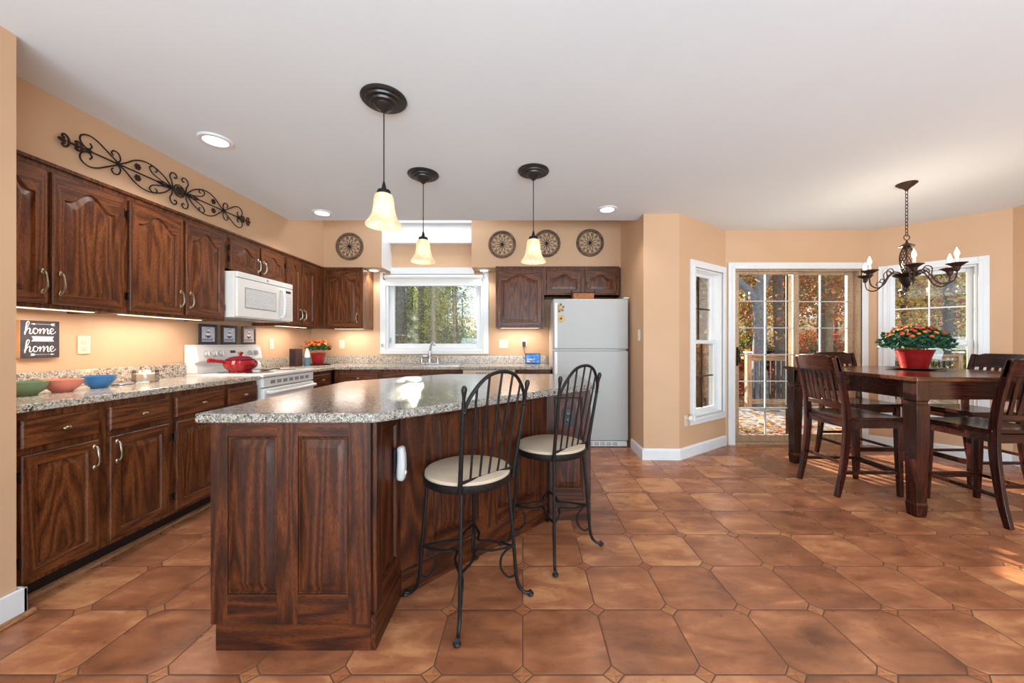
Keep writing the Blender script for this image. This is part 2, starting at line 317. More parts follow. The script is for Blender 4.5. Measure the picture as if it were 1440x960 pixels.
# ---------------------------------------------------------------- geometry helpers
class MB:
    def __init__(s): s.v = []; s.f = []; s.mi = []; s.cur = 0
    def mat(s, i): s.cur = i; return s
    def add(s, vs, fs):
        b = len(s.v); s.v += [tuple(v) for v in vs]; s.f += [[b+i for i in f] for f in fs]; s.mi += [s.cur]*len(fs); return s
    def box(s, x0, x1, y0, y1, z0, z1):
        v = [(x, y, z) for z in (z0, z1) for y in (y0, y1) for x in (x0, x1)]
        return s.add(v, [(0, 2, 3, 1), (4, 5, 7, 6), (0, 1, 5, 4), (2, 6, 7, 3), (0, 4, 6, 2), (1, 3, 7, 5)])
    def prism(s, poly, z0, z1):
        n = len(poly)
        a = sum(poly[i][0]*poly[(i+1) % n][1]-poly[(i+1) % n][0]*poly[i][1] for i in range(n))
        if a < 0: poly = poly[::-1]
        v = [(p[0], p[1], z0) for p in poly]+[(p[0], p[1], z1) for p in poly]
        return s.add(v, [tuple(range(n))[::-1], tuple(range(n, 2*n))]+[(i, (i+1) % n, n+(i+1) % n, n+i) for i in range(n)])
    def extr(s, pts, y0, y1, axis='y'):
        """prism of polygon pts=(a,b) extruded along an axis"""
        n = len(pts)
        mk = {'y': lambda p, t: (p[0], t, p[1]), 'x': lambda p, t: (t, p[0], p[1])}[axis]
        v = [mk(p, y0) for p in pts]+[mk(p, y1) for p in pts]
        return s.add(v, [tuple(range(n)), tuple(range(2*n-1, n-1, -1))]+[(i, n+i, n+(i+1) % n, (i+1) % n) for i in range(n)])
    def lathe(s, prof, seg=32, c=(0, 0, 0), close=False, wav=0, wn=8):
        vs = []; fs = []; m = len(prof)
        for k in range(seg):
            a = 2*PI*k/seg
            for j, (r, z) in enumerate(prof):
                rr = r*(1+wav*math.cos(wn*a)*(j/(m-1))) if wav else r
                vs.append((c[0]+rr*math.cos(a), c[1]+rr*math.sin(a), c[2]+z))
        for k in range(seg):
            q = (k+1) % seg
            for j in range(m-1):
                fs.append((k*m+j, q*m+j, q*m+j+1, k*m+j+1))
        if not close:
            if prof[0][0] > 1e-4: fs.append(tuple(k*m for k in range(seg))[::-1])
            if prof[-1][0] > 1e-4: fs.append(tuple(k*m+m-1 for k in range(seg)))
        return s.add(vs, fs)
    def tube(s, pts, r, seg=8, closed=False, flat=1.0):
        P = [Vector(p) for p in pts]; n = len(P)
        if n < 2: return s
        rs = r if isinstance(r, (list, tuple)) else [r]*n
        T = []
        for i in range(n):
            a = P[(i-1) % n] if (closed or i > 0) else P[i]; b = P[(i+1) % n] if (closed or i < n-1) else P[i]
            t = (b-a); T.append(t.normalized() if t.length > 1e-9 else Vector((0, 0, 1)))
        up = Vector((0, 0, 1)) if abs(T[0].z) < .9 else Vector((1, 0, 0))
        nr = (up-T[0]*up.dot(T[0])).normalized(); vs = []
        for i in range(n):
            nr = nr-T[i]*nr.dot(T[i])
            nr = nr.normalized() if nr.length > 1e-6 else T[i].orthogonal().normalized()
            bn = T[i].cross(nr)
            for k in range(seg):
                a = 2*PI*k/seg
                vs.append(P[i]+nr*math.cos(a)*rs[i]+bn*math.sin(a)*rs[i]*flat)
        fs = []
        for i in range(n if closed else n-1):
            j = (i+1) % n
            for k in range(seg):
                q = (k+1) % seg; fs.append((i*seg+k, i*seg+q, j*seg+q, j*seg+k))
        if not closed: fs.append(tuple(range(seg))[::-1]); fs.append(tuple((n-1)*seg+k for k in range(seg)))
        return s.add(vs, fs)
    def sweep(s, pts, w, d, side=Vector((1, 0, 0))):
        """rectangular bar along pts; w across 'side', d across the other way; w,d scalars or lists"""
        P = [Vector(p) for p in pts]; n = len(P)
        ws = w if isinstance(w, (list, tuple)) else [w]*n; ds = d if isinstance(d, (list, tuple)) else [d]*n
        vs = []
        for i in range(n):
            t = (P[min(i+1, n-1)]-P[max(i-1, 0)]).normalized(); o = t.cross(side).normalized()
            for (a, b) in ((-1, -1), (1, -1), (1, 1), (-1, 1)): vs.append(P[i]+side*a*ws[i]/2+o*b*ds[i]/2)
        fs = [(3, 2, 1, 0), tuple((n-1)*4+k for k in range(4))]
        for i in range(n-1):
            for k in range(4):
                q = (k+1) % 4; fs.append((i*4+k, i*4+q, (i+1)*4+q, (i+1)*4+k))
        return s.add(vs, fs)
    def ball(s, c, r, seg=12, rings=8, sc=(1, 1, 1)):
        vs = [(c[0], c[1], c[2]+r*sc[2])]
        for i in range(1, rings):
            a = PI*i/rings
            for k in range(seg):
                b = 2*PI*k/seg; vs.append((c[0]+r*sc[0]*math.sin(a)*math.cos(b), c[1]+r*sc[1]*math.sin(a)*math.sin(b), c[2]+r*sc[2]*math.cos(a)))
        vs.append((c[0], c[1], c[2]-r*sc[2])); L = len(vs)-1; fs = []
        for k in range(seg):
            q = (k+1) % seg; fs.append((0, 1+k, 1+q)); fs.append((L, 1+(rings-2)*seg+q, 1+(rings-2)*seg+k))
            for i in range(rings-2): fs.append((1+i*seg+k, 1+(i+1)*seg+k, 1+(i+1)*seg+q, 1+i*seg+q))
        return s.add(vs, fs)
    def mesh(s, name, mats, smooth=True, ang=35):
        me = bpy.data.meshes.new(name); me.from_pydata(s.v, [], s.f)
        for m in (mats if isinstance(mats, (list, tuple)) else [mats]): me.materials.append(m)
        me.polygons.foreach_set('material_index', s.mi)
        me.validate()
        bm = bmesh.new(); bm.from_mesh(me); bmesh.ops.recalc_face_normals(bm, faces=bm.faces); bm.to_mesh(me); bm.free()
        if smooth:
            me.polygons.foreach_set('use_smooth', [True]*len(me.polygons)); me.set_sharp_from_angle(angle=math.radians(ang))
        me.update(); return me
    def obj(s, name, mats, parent=None, smooth=True, bevel=0, ang=35, loc=None, rotz=None):
        o = bpy.data.objects.new(name, s.mesh(name, mats, smooth, ang)); COL.objects.link(o)
        if parent: o.parent = parent
        if loc: o.location = loc
        if rotz is not None: o.rotation_euler = (0, 0, rotz)
        if bevel:
            b = o.modifiers.new('edge', 'BEVEL'); b.width = bevel; b.segments = 2; b.limit_method = 'ANGLE'; b.angle_limit = math.radians(40)
            b.harden_normals = False
        return o
def tag(o, label=None, cat=None, group=None, kind=None):
    if label: o['label'] = label
    if cat: o['category'] = cat
    if group: o['group'] = group
    if kind: o['kind'] = kind
    return o
def thing(name, label, cat, loc=(0, 0, 0), rotz=0, group=None):
    o = bpy.data.objects.new(name, None); COL.objects.link(o); o.location = loc; o.rotation_euler = (0, 0, rotz)
    o.empty_display_size = .05
    return tag(o, label, cat, group)
def structure(o): o['kind'] = 'structure'; return o
def dup(root, loc, rotz, label, group=None):
    r = root.copy(); COL.objects.link(r); r.location = loc; r.rotation_euler = (0, 0, rotz); r['label'] = label
    if group: r['group'] = group
    for ch in list(root.children):
        c = ch.copy(); COL.objects.link(c); c.parent = r
        for g in ch.children:
            d = g.copy(); COL.objects.link(d); d.parent = c
    return r
def catmull(pts, n=8, closed=False):
    P = [Vector(p) for p in pts]; out = []; m = len(P)
    rng = range(m if closed else m-1)
    for i in rng:
        p0 = P[(i-1) % m] if closed or i > 0 else P[0]; p1 = P[i]; p2 = P[(i+1) % m]; p3 = P[(i+2) % m] if closed or i+2 < m else P[-1]
        for k in range(n):
            t = k/n
            out.append(.5*((2*p1)+(-p0+p2)*t+(2*p0-5*p1+4*p2-p3)*t*t+(-p0+3*p1-3*p2+p3)*t**3))
    if not closed: out.append(P[-1])
    return out
# ================================================================ THE ROOM
H = 2.50
def ang(p0, p1): return math.atan2(p1[1]-p0[1], p1[0]-p0[0])
def wall(name, p0, p1, z0=0, z1=2.58, holes=(), th=.14, m='wall'):
    L = math.dist(p0, p1); xs = sorted({0, L, *[h[0] for h in holes], *[h[1] for h in holes]}); b = MB()
    for a, c in zip(xs, xs[1:]):
        hs = [h for h in holes if h[0] <= a+1e-6 and h[1] >= c-1e-6]
        z = z0
        for h in sorted(hs, key=lambda q: q[2]):
            if h[2] > z+1e-6: b.box(a, c, 0, th, z, h[2])
            z = h[3]
        b.box(a, c, 0, th, z, z1)
    return structure(b.obj(name, M[m], smooth=False, loc=(p0[0], p0[1], 0), rotz=ang(p0, p1)))
P0 = (1.23, 3.80); P1 = (1.59, 3.79); P2 = (2.37, 4.36); P3 = (4.06, 4.36); P4 = (4.78, 3.64)
fl = [(-2.83, -3), (4.80, -3), (4.80, 3.64), (4.07, 4.38), (2.36, 4.38), (1.58, 3.80), (1.23, 3.80), (1.23, 5.0), (-2.83, 5.0)]
structure(MB().prism(fl, -.10, 0).obj('floor', M['tile'], smooth=False))
ce = [(-2.9, -3), (4.86, -3), (4.86, 3.70), (4.10, 4.46), (2.33, 4.46), (1.56, 3.88), (1.30, 3.88), (1.30, 4.0), (-2.9, 4.0)]
structure(MB().prism(ce, H, H+.09).obj('ceiling', M['ceil'], smooth=False))
b = MB(); RC = 3.25                                       # raised ceiling over the sink with its skylight
b.box(-2.95, -1.70, 4.0, 5.1, RC, RC+.08); b.box(-.62, 1.37, 4.0, 5.1, RC, RC+.08)
b.box(-1.70, -.62, 4.0, 4.22, RC, RC+.08); b.box(-1.70, -.62, 4.78, 5.1, RC, RC+.08)
b.box(-2.95, 1.37, 3.92, 4.0, H+.09, RC+.08)
structure(b.obj('ceiling_raised', M['ceil'], smooth=False))
sk = structure(MB().box(-1.74, -.58, 4.18, 4.82, RC+.08, RC+.10).obj('window_skylight', M['glass'], smooth=False))

# kitchen walls
KW = (-2.83, 5.0)
wx = lambda x: x-KW[0]
wall('wall_back', KW, (1.37, 5.0), z1=RC+.08, holes=[(wx(-1.83), wx(-.53), 1.09, 2.10)])
wall('wall_left', (-2.83, 1.61), (-2.83, 5.0), z1=RC+.08)
wall('wall_recess_right', (1.23, 5.0), (1.23, 3.80), z1=RC+.08)
structure(MB().box(-2.97, -2.17, -3.0, 1.60, 0, 2.58).obj('wall_left_front', M['wall'], smooth=False))
structure(MB().box(-2.83, -2.50, 1.61, 5.0, 2.135, RC).obj('wall_soffit_left', M['wall'], smooth=False))
structure(MB().box(-2.50, -1.765, 4.68, 5.0, 2.135, RC).obj('wall_soffit_back_left', M['wall'], smooth=False))
structure(MB().box(-.642, 1.23, 4.68, 5.0, 2.135, RC).obj('wall_soffit_back_right', M['wall'], smooth=False))
structure(MB().box(-1.765, -1.750, 4.672, 5.0, 2.135, RC).obj('trim_reveal', M['white'], smooth=False))
b = MB(); b.box(-1.75, -.642, 4.90, 5.0, 2.50, 2.74).box(-1.75, -.642, 4.885, 5.0, 2.735, 2.75).box(-1.75, -.642, 4.86, 5.0, 2.75, 2.90)
structure(b.obj('trim_high_ledge', M['white'], bevel=.004, smooth=False))
# bay walls
wall('wall_corner', P0, P1)
LW = math.dist(P1, P2)
wall('wall_bay_left', P1, P2, holes=[(.27, .88, .40, 1.99)])
wall('wall_bay_back', P2, P3, holes=[(.10, 1.58, 0, 2.05)])
wall('wall_bay_right', P3, P4, holes=[(.14, .80, .40, 1.99)])
wall('wall_right', P4, (4.78, -3.0))
# baseboards
def baseboard(name, p0, p1, a0=0, a1=None, h=.115):
    L = math.dist(p0, p1); a1 = L if a1 is None else a1
    b = MB().extr([(-.016, 0), (0, 0), (0, h), (-.007, h), (-.016, h-.018)], a0, a1, 'x')
    return structure(b.obj(name, M['white'], smooth=False, loc=(p0[0], p0[1], 0), rotz=ang(p0, p1)))
baseboard('baseboard_recess', (1.23, 4.2), (1.23, 3.80), 0, .416)
baseboard('baseboard_corner', P0, P1, -.016, .365)
baseboard('baseboard_bay_left', P1, P2, 0, LW-.01)
baseboard('baseboard_bay_back', P2, P3, 1.66, 1.69)
baseboard('baseboard_bay_right', P3, P4)
baseboard('baseboard_right', P4, (4.78, -3.0))
structure(MB().box(-2.17, -2.154, -3, 1.626, 0, .125).box(-2.3, -2.154, 1.61, 1.626, 0, .125).obj('baseboard_left', M['white'], bevel=.004, smooth=False))
structure(MB().tube([(-2.148, -3, .008), (-2.148, 1.64, .008)], .016, 8).obj('trim_quarter_round_left', M['quarter']))

# ---------------- windows
def dh_window(name, p0, p1, a0, a1, z0, z1, cas=.075, gm='white'):
    """double hung window, a0..a1 rough opening along the wall"""
    e = bpy.data.objects.new(name, None); COL.objects.link(e); e.location = (p0[0], p0[1], 0); e.rotation_euler = (0, 0, ang(p0, p1)); structure(e)
    b = MB()
    for s_, t in ((cas, .018), (cas*.45, .028)):
        b.box(a0-s_, a0+.0, -t, 0, z0-s_, z1+s_); b.box(a1, a1+s_, -t, 0, z0-s_, z1+s_)
        b.box(a0, a1, -t, 0, z1, z1+s_); b.box(a0, a1, -t, 0, z0-s_, z0)
    b.obj('casing', M['white'], e, smooth=False, bevel=.004)
    b = MB(); j = .02
    b.box(a0, a0+j, 0, .14, z0, z1).box(a1-j, a1, 0, .14, z0, z1).box(a0+j, a1-j, 0, .14, z1-j, z1).box(a0+j, a1-j, 0, .14, z0, z0+j)
    b.obj('jamb', M['white'], e, smooth=False)
    zm = (z0+z1)/2
    for nm, y, za, zb in (('upper_sash', .098, zm-.02, z1-j), ('lower_sash', .058, z0+j, zm+.02)):
        b = MB(); x0, x1 = a0+j, a1-j; f = .045
        b.box(x0, x0+f, y, y+.035, za, zb).box(x1-f, x1, y, y+.035, za, zb).box(x0+f, x1-f, y, y+.035, zb-f*.8, zb).box(x0+f, x1-f, y, y+.035, za, za+f)
        o = b.obj(nm, M['white'], e, smooth=False, bevel=.003)
        g = MB().box(x0+f, x1-f, y+.016, y+.020, za+f, zb-f*.8); g.obj('glass', M['glass'], o, smooth=False)
        b = MB(); c = (x0+x1)/2; hh = (zb-za)
        b.box(c-.007, c+.007, y+.010, y+.026, za+f, zb-f*.8); b.box(x0+f, x1-f, y+.010, y+.026, (za+zb)/2-.007, (za+zb)/2+.007)
        b.obj('grille', M[gm], o, smooth=False)
    return e
dh_window('window_1', P1, P2, .27, .88, .40, 1.99, gm='bronze')
dh_window('window_2', P3, P4, .14, .80, .40, 1.99)

# kitchen casement window
e = bpy.data.objects.new('window_3', None); COL.objects.link(e); e.location = (0, 5.0, 0); structure(e)
X0, X1, Z0, Z1 = -1.83, -.53, 1.09, 2.10
b = MB()
b.box(X0-.075, X0, -.02, 0, Z0-.05, Z1+.06).box(X1, X1+.075, -.02, 0, Z0-.05, Z1+.06).box(X0, X1, -.02, 0, Z0-.05, Z0)
b.box(-1.75, -.642, -.06, 0, Z1, Z1+.085)
b.obj('casing', M['white'], e, smooth=False, bevel=.004)
b = MB(); b.box(X0, X0+.03, 0, .14, Z0, Z1).box(X1-.03, X1, 0, .14, Z0, Z1).box(X0+.03, X1-.03, 0, .14, Z1-.03, Z1).box(X0+.03, X1-.03, 0, .14, Z0, Z0+.03)
b.obj('jamb', M['white'], e, smooth=False)
b = MB(); a, c = X0+.03, X1-.03
b.box(a, a+.065, .05, .095, Z0+.03, Z1-.03).box(c-.065, c, .05, .095, Z0+.03, Z1-.03).box(a+.065, c-.065, .05, .095, Z1-.09, Z1-.03).box(a+.065, c-.065, .05, .095, Z0+.03, Z0+.09)
s = b.obj('sash', M['white'], e, smooth=False, bevel=.004)
MB().box(a+.065, c-.065, .068, .074, Z0+.09, Z1-.09).obj('glass', M['glass_dirty'], s, smooth=False)
b = MB(); b.box(a+.012, a+.024, .035, .05, 1.20, 1.26).tube([(a+.018, .035, 1.23), (a+.018, .018, 1.22), (a+.02, .015, 1.18)], .005)
b.obj('latch', M['steel'], e)
b = MB(); b.box(X0-.055, X0-.03, -.045, -.02, 1.14, 1.18); b.obj('crank', M['steel'], e, smooth=False, bevel=.004)
rb = thing('roller_blind', 'white roller blind rolled up at the top of the kitchen window', 'blind', (0, 4.955, 2.03))
MB().tube([(X0-.005, 0, .035), (X1+.005, 0, .035)], .030, 20).obj('roller_tube', M['white_pl'], rb)
b = MB().box(X0+.012, X1-.012, -.006, .002, -.075, .035).tube([(X0+.012, -.004, -.078), (X1-.012, -.004, -.078)], .011, 10); b.obj('fabric', M['white_pl'], rb)
for x in (X0-.012, X1+.004): MB().box(x, x+.008, -.035, .045, -.002, .078).obj('bracket', M['grey_pl'], rb, smooth=False)

# sliding patio door
e = bpy.data.objects.new('door_1', None); COL.objects.link(e); e.location = (P2[0], P2[1], 0); structure(e)
b = MB(); A0, A1, ZT = .10, 1.58, 2.05
for s_, t in ((.075, .018), (.034, .026)):
    b.box(A0-s_, A0, -t, 0, 0, ZT+s_); b.box(A1, A1+s_, -t, 0, 0, ZT+s_); b.box(A0, A1, -t, 0, ZT, ZT+s_)
b.obj('casing', M['white'], e, smooth=False, bevel=.004)
b = MB(); b.box(A0, A0+.022, 0, .14, 0, ZT).box(A1-.022, A1, 0, .14, 0, ZT).box(A0+.022, A1-.022, 0, .14, ZT-.022, ZT).box(A0+.022, A1-.022, 0, .14, 0, .03)
b.obj('door_frame', M['almond'], e, smooth=False)
mid = .845
for nm, x0, x1, y in (('sliding_panel', A0+.022, mid+.035, .030), ('fixed_panel', mid-.035, A1-.022, .075)):
    b = MB(); f = .052; za, zb = .03, ZT-.022
    b.box(x0, x0+f, y, y+.04, za, zb).box(x1-f*1.3, x1, y, y+.04, za, zb).box(x0+f, x1-f*1.3, y, y+.04, zb-f*.6, zb).box(x0+f, x1-f*1.3, y, y+.04, za, za+.075)
    o = b.obj(nm, M['almond'], e, smooth=False, bevel=.003)
    g0, g1, h0, h1 = x0+f, x1-f*1.3, za+.075, zb-f*.6
    MB().box(g0, g1, y+.018, y+.022, h0, h1).obj('glass', M['glass'], o, smooth=False)
    b = MB(); c = (g0+g1)/2; b.box(c-.006, c+.006, y+.010, y+.03, h0, h1)
    for k in range(1, 5+1): z = h0+(h1-h0)*k/6; b.box(g0, g1, y+.010, y+.03, z-.005, z+.005)
    b.obj('grille', M['grille'], o, smooth=False)
b = MB().box(A0+.040, A0+.062, .018, .030, .92, 1.14)
b.tube(catmull([(A0+.051, .02, .95), (A0+.045, -.025, .97), (A0+.04, -.035, 1.03), (A0+.045, -.025, 1.09), (A0+.051, .02, 1.11)]), .008)
b.obj('door_handle', M['bronze'], e)
b = MB().box(.795, .850, .12, .135, .04, 2.0); b.obj('screen_door_stile', M['toe'], e, smooth=False)

# ================================================================ CABINETS
def door_mesh(Wd, Hd, arch=0.0, stile=.052, t=.020):
    NB, NS, NT = 6, 6, 28
    def contour(d):
        x0, x1 = stile+d, Wd-stile-d; z0 = stile+d; sh = Hd-stile-arch-d
        P = [(x0+(x1-x0)*i/NB, z0) for i in range(NB)]+[(x1, z0+(sh-z0)*i/NS) for i in range(NS)]
        for i in range(NT):
            u = 1-2*i/NT; q = abs(u)
            f = 0 if q > .84 else .5*(1+math.cos(PI*q/.84))
            f = f**.85 if f > 0 else 0
            P.append(((x0+x1)/2+u*(x1-x0)/2, sh+arch*f))
        P += [(x0, sh+(z0-sh)*i/NS) for i in range(NS)]
        return P
    def rect(d):
        x0, x1, z0, z1 = d, Wd-d, d, Hd-d
        P = [(x0+(x1-x0)*i/NB, z0) for i in range(NB)]+[(x1, z0+(z1-z0)*i/NS) for i in range(NS)]
        P += [(x1-(x1-x0)*i/NT, z1) for i in range(NT)]+[(x0, z1+(z0-z1)*i/NS) for i in range(NS)]
        return P
    cd = min(.034, (Wd-2*stile)*.22)
    loops = [(rect(0), 0), (rect(0), t-.004), (rect(.004), t), (contour(0), t), (contour(.005), t-.010), (contour(.011), t-.010), (contour(cd), t-.001), (contour(cd+.003), t-.001)]
    b = MB(); n = NB+NS+NT+NS; vs = []
    for L, w in loops: vs += [(p[0], -w, p[1]) for p in L]
    fs = [tuple(range(n))]; mi = [0]
    for k in range(len(loops)-1):
        for i in range(n):
            j = (i+1) % n; fs.append((k*n+i, (k+1)*n+i, (k+1)*n+j, k*n+j))
            hor = i < NB or NB+NS <= i < NB+NS+NT
            mi.append(1 if (hor and k <= 3) else 0)
    fs.append(tuple((len(loops)-1)*n+i for i in range(n))[::-1]); mi.append(0)
    b.v = vs; b.f = [list(f) for f in fs]; b.mi = mi
    return b
def pull_mesh(L=.105, m='nickel'):
    b = MB(); b.tube(catmull([(0, 0, -L/2), (0, -.018, -L/2+.004), (.002, -.030, -L*.22), (-.001, -.031, L*.1), (.001, -.020, L/2-.004), (0, 0, L/2)], 6),
           [.0065]*2+[.0045]*6+[.0052]*15+[.0045]*6+[.0065]*2, 8)
    for z in (-L/2, L/2): b.ball((0, -.006, z), .0115, 10, 6, (.75, .6, 1.25))
    return b.mesh('handle', M[m])
def knob_mesh():
    b = MB(); b.tube([(0, 0, 0), (0, -.014, 0)], .005, 8); b.ball((0, -.020, 0), .012, 12, 8, (1.55, .55, .8)); return b.mesh('knob', M['nickel'])
HINGE = MB().box(-.006, .006, -.012, 0, -.022, .022).tube([(0, -.014, -.025), (0, -.014, .025)], .004, 6).mesh('hinge', M['bronze'])
PULL = pull_mesh(); KNOB = knob_mesh()
def link(name, me, parent, loc=(0, 0, 0), rot=(0, 0, 0), sc=None):
    o = bpy.data.objects.new(name, me); COL.objects.link(o); o.parent = parent; o.location = loc; o.rotation_euler = rot
    if sc: o.scale = sc
    return o
def door(par, x0, x1, z0, z1, arch=0, hs=None, hz=None, hinge=True, mats=('wood_z', 'wood_x'), stile=.052, name='door'):
    o = door_mesh(x1-x0, z1-z0, arch, stile).obj(name, [M[mats[0]], M[mats[1]]], par, ang=28); o.location = (x0, -.001, z0)
    w = x1-x0
    if hs: link('handle', PULL, o, ((w-.028) if hs == 'r' else .028, -.019, hz-z0))
    if hinge and hs:
        hx = -.004 if hs == 'r' else w+.004
        for z in (.09, z1-z0-.09): link('hinge', HINGE, o, (hx, 0, z))
    return o
def drawer(par, x0, x1, z0, z1, knob=True, mats='wood_x'):
    b = MB(); w, h = x1-x0, z1-z0; t = .02
    vs = []
    for d, yy in ((0, 0), (0, -t+.006), (.006, -t)):
        vs += [(d, yy, d), (w-d, yy, d), (w-d, yy, h-d), (d, yy, h-d)]
    fs = [(0, 1, 2, 3), (8, 11, 10, 9)]
    for k in range(2):
        for i in range(4): j = (i+1) % 4; fs.append((k*4+i, k*4+4+i, k*4+4+j, k*4+j))
    b.add(vs, fs); o = b.obj('drawer', M[mats], par, smooth=False); o.location = (x0, -.001, z0)
    if knob: link('knob', KNOB, o, (w/2, -t, h/2))
    return o
def upper(name, label, loc, rotz, w, z0, z1, depth, doors, side=None, lip=True):
    t = thing(name, label, 'cabinet', loc, rotz)
    b = MB(); b.box(0, w, 0, depth-.004, z0+(.018 if lip else 0), z1); b.box(0, w, 0, .02, z0, z0+.018)
    b.box(0, .016, .02, depth-.004, z0, z0+.018).box(w-.016, w, .02, depth-.004, z0, z0+.018)
    b.box(-.0, w, -.012, 0, z1-.018, z1)
    b.obj('body', M['wood_z'], t, smooth=False)
    for d in doors: door(t, *d[:2], d[2], d[3], d[4], d[5], d[6])
    return t
UZ0, UZ1 = 1.366, 2.132
DZ0, DZ1 = 1.388, 2.082
RL = PI/2
# left run: frame plane at x=-2.50, local x = world y - start
y0 = 1.625
upper('upper_cabinet', 'dark oak two-door wall cabinet above the home sign, nearest the doorway wall', 'x', 0, 0, 0, 0, 0, []) if False else None
UX = -2.492
dA = upper('upper_cabinet', 'two-door arched oak wall cabinet above the home sign, nearest the camera', (UX, 1.625, 0), RL, 2.325-1.625, UZ0, UZ1, .33,
      [(.0+.005, 1.945-1.625, DZ0, DZ1, .075, 'r', 1.50), (1.963-1.625, 2.318-1.625-.0, DZ0, DZ1, .075, 'l', 1.50)])
upper('upper_cabinet', 'two-door arched oak wall cabinet between the microwave and the cabinet over the sign', (UX, 2.326, 0), RL, 3.118-2.326, UZ0, UZ1, .33,
      [(2.352-2.326, 2.722-2.326, DZ0, DZ1, .075, 'r', 1.50), (2.745-2.326, 3.10-2.326, DZ0, DZ1, .075, 'l', 1.50)])
upper('upper_cabinet', 'short two-door oak cabinet directly above the white microwave', (UX, 3.119, 0), RL, 3.885-3.119, 1.795, UZ1, .33,
      [(3.165-3.119, 3.51-3.119, 1.81, DZ1, .06, 'r', 1.90), (3.535-3.119, 3.870-3.119, 1.81, DZ1, .06, 'l', 1.90)], lip=False)
upper('upper_cabinet', 'narrow two-door oak wall cabinet in the corner right of the microwave', (UX, 3.886, 0), RL, 4.67-3.886, UZ0, UZ1, .33,
      [(3.915-3.886, 4.170-3.886, DZ0, DZ1, .055, 'r', 1.50), (4.188-3.886, 4.45-3.886, DZ0, DZ1, .055, 'l', 1.50)])
# back run, frame plane y=4.67
t = upper('upper_cabinet', 'single-door arched oak wall cabinet left of the kitchen window', (-2.488, 4.67, 0), 0, 2.488-2.0, UZ0, UZ1, .33,
      [(2.488-2.475+.03, 2.488-2.035, DZ0, DZ1, .075, 'r', 1.50)])
MB().box(.4885, .491, .002, .325, UZ0, UZ1).obj('side_panel', M['cab_side'], t, smooth=False)
t = upper('upper_cabinet', 'single-door arched oak wall cabinet right of the kitchen window', (-.337, 4.67, 0), 0, .605, UZ0+.01, UZ1+.012, .33,
      [(.02, .575, DZ0+.01, DZ1+.012, .075, 'l', 1.51)])
t = upper('upper_cabinet', 'short two-door oak cabinet above the refrigerator', (.269, 4.67, 0), 0, .938, 1.77, UZ1+.012, .33,
      [(.03, .455, 1.80, DZ1+.012, .06, 'r', 1.90), (.51, .90, 1.80, DZ1+.012, .06, 'l', 1.90)], lip=False)

def base(name, label, loc, rotz, w, fronts, depth=.60, top=.876):
    t = thing(name, label, 'cabinet', loc, rotz)
    MB().box(0, w, 0, depth, .105, top).obj('body', M['wood_z'], t, smooth=False)
    MB().box(0, w, .075, depth, 0, .105).obj('toe_kick', M['toe'], t, smooth=False)
    for f in fronts:
        if f[0] == 'door': door(t, f[1], f[2], .128, .685, 0, f[3], .60)
        elif f[0] == 'drawer': drawer(t, f[1], f[2], .715, .842, f[3])
    return t
BX = -2.212
base('base_cabinet', 'two-door oak base cabinet with two drawers nearest the doorway wall', (BX, 1.63, 0), RL, 2.340-1.63,
     [('door', .004, 1.935-1.63, 'r'), ('door', 1.985-1.63, 2.320-1.63, 'l'), ('drawer', .004, 1.935-1.63, True), ('drawer', 1.985-1.63, 2.320-1.63, True)])
base('base_cabinet', 'two-door oak base cabinet with two drawers beside the white range', (BX, 2.341, 0), RL, 3.10-2.341,
     [('door', 2.365-2.341, 2.745-2.341, 'r'), ('door', 2.785-2.341, 3.09-2.341-.01, 'l'), ('drawer', 2.365-2.341, 2.745-2.341, True), ('drawer', 2.785-2.341, 3.085-2.341, True)])
base('base_cabinet', 'narrow oak corner base cabinet with one drawer right of the range', (BX, 3.89, 0), RL, 4.32-3.89,
     [('drawer', .03, .36, True), ('door', .03, .36, 'r')])
BY = 4.365
base('base_cabinet', 'oak base cabinet with one wide drawer left of the sink', (-2.20, BY, 0), 0, .545,
     [('drawer', .06, .52, True), ('door', .06, .52, 'r')], depth=.60)
base('base_cabinet', 'oak sink base cabinet with false drawer front below the faucet', (-1.654, BY, 0), 0, .954,
     [('drawer', .02, .465, False), ('drawer', .49, .934, False), ('door', .02, .465, 'r'), ('door', .49, .934, 'l')])
base('base_cabinet', 'oak base cabinet at the counter end beside the refrigerator', (-.085, BY, 0), 0, .415,
     [('drawer', .02, .395, False), ('door', .02, .395, 'l')])
t = thing('dishwasher', 'white dishwasher with top control strip under the back counter', 'dishwasher', (-.698, BY, 0))
MB().box(0, .608, 0, .58, .10, .874).obj('body', M['white_app'], t, smooth=False)
MB().box(.006, .602, -.03, -.001, .12, .74).obj('door', M['white_app'], t, smooth=False, bevel=.006)
b = MB().box(.006, .602, -.035, -.001, .755, .868); cp = b.obj('control_panel', M['cream_pl'], t, smooth=False, bevel=.005)
b = MB()
for k in range(12): b.box(.16+k*.033, .18+k*.033, -.039, -.035, .83, .845)
b.obj('button', M['grey_pl'], cp, smooth=False)
MB().box(0, .608, .05, .5, 0, .10).obj('toe_kick', M['toe'], t, smooth=False)
# quarter round against the toe kick
structure(MB().tube([(-2.281, 1.63, .004), (-2.281, 3.09, .004)], .020, 8).obj('trim_quarter_round_cabinets', M['quarter']))

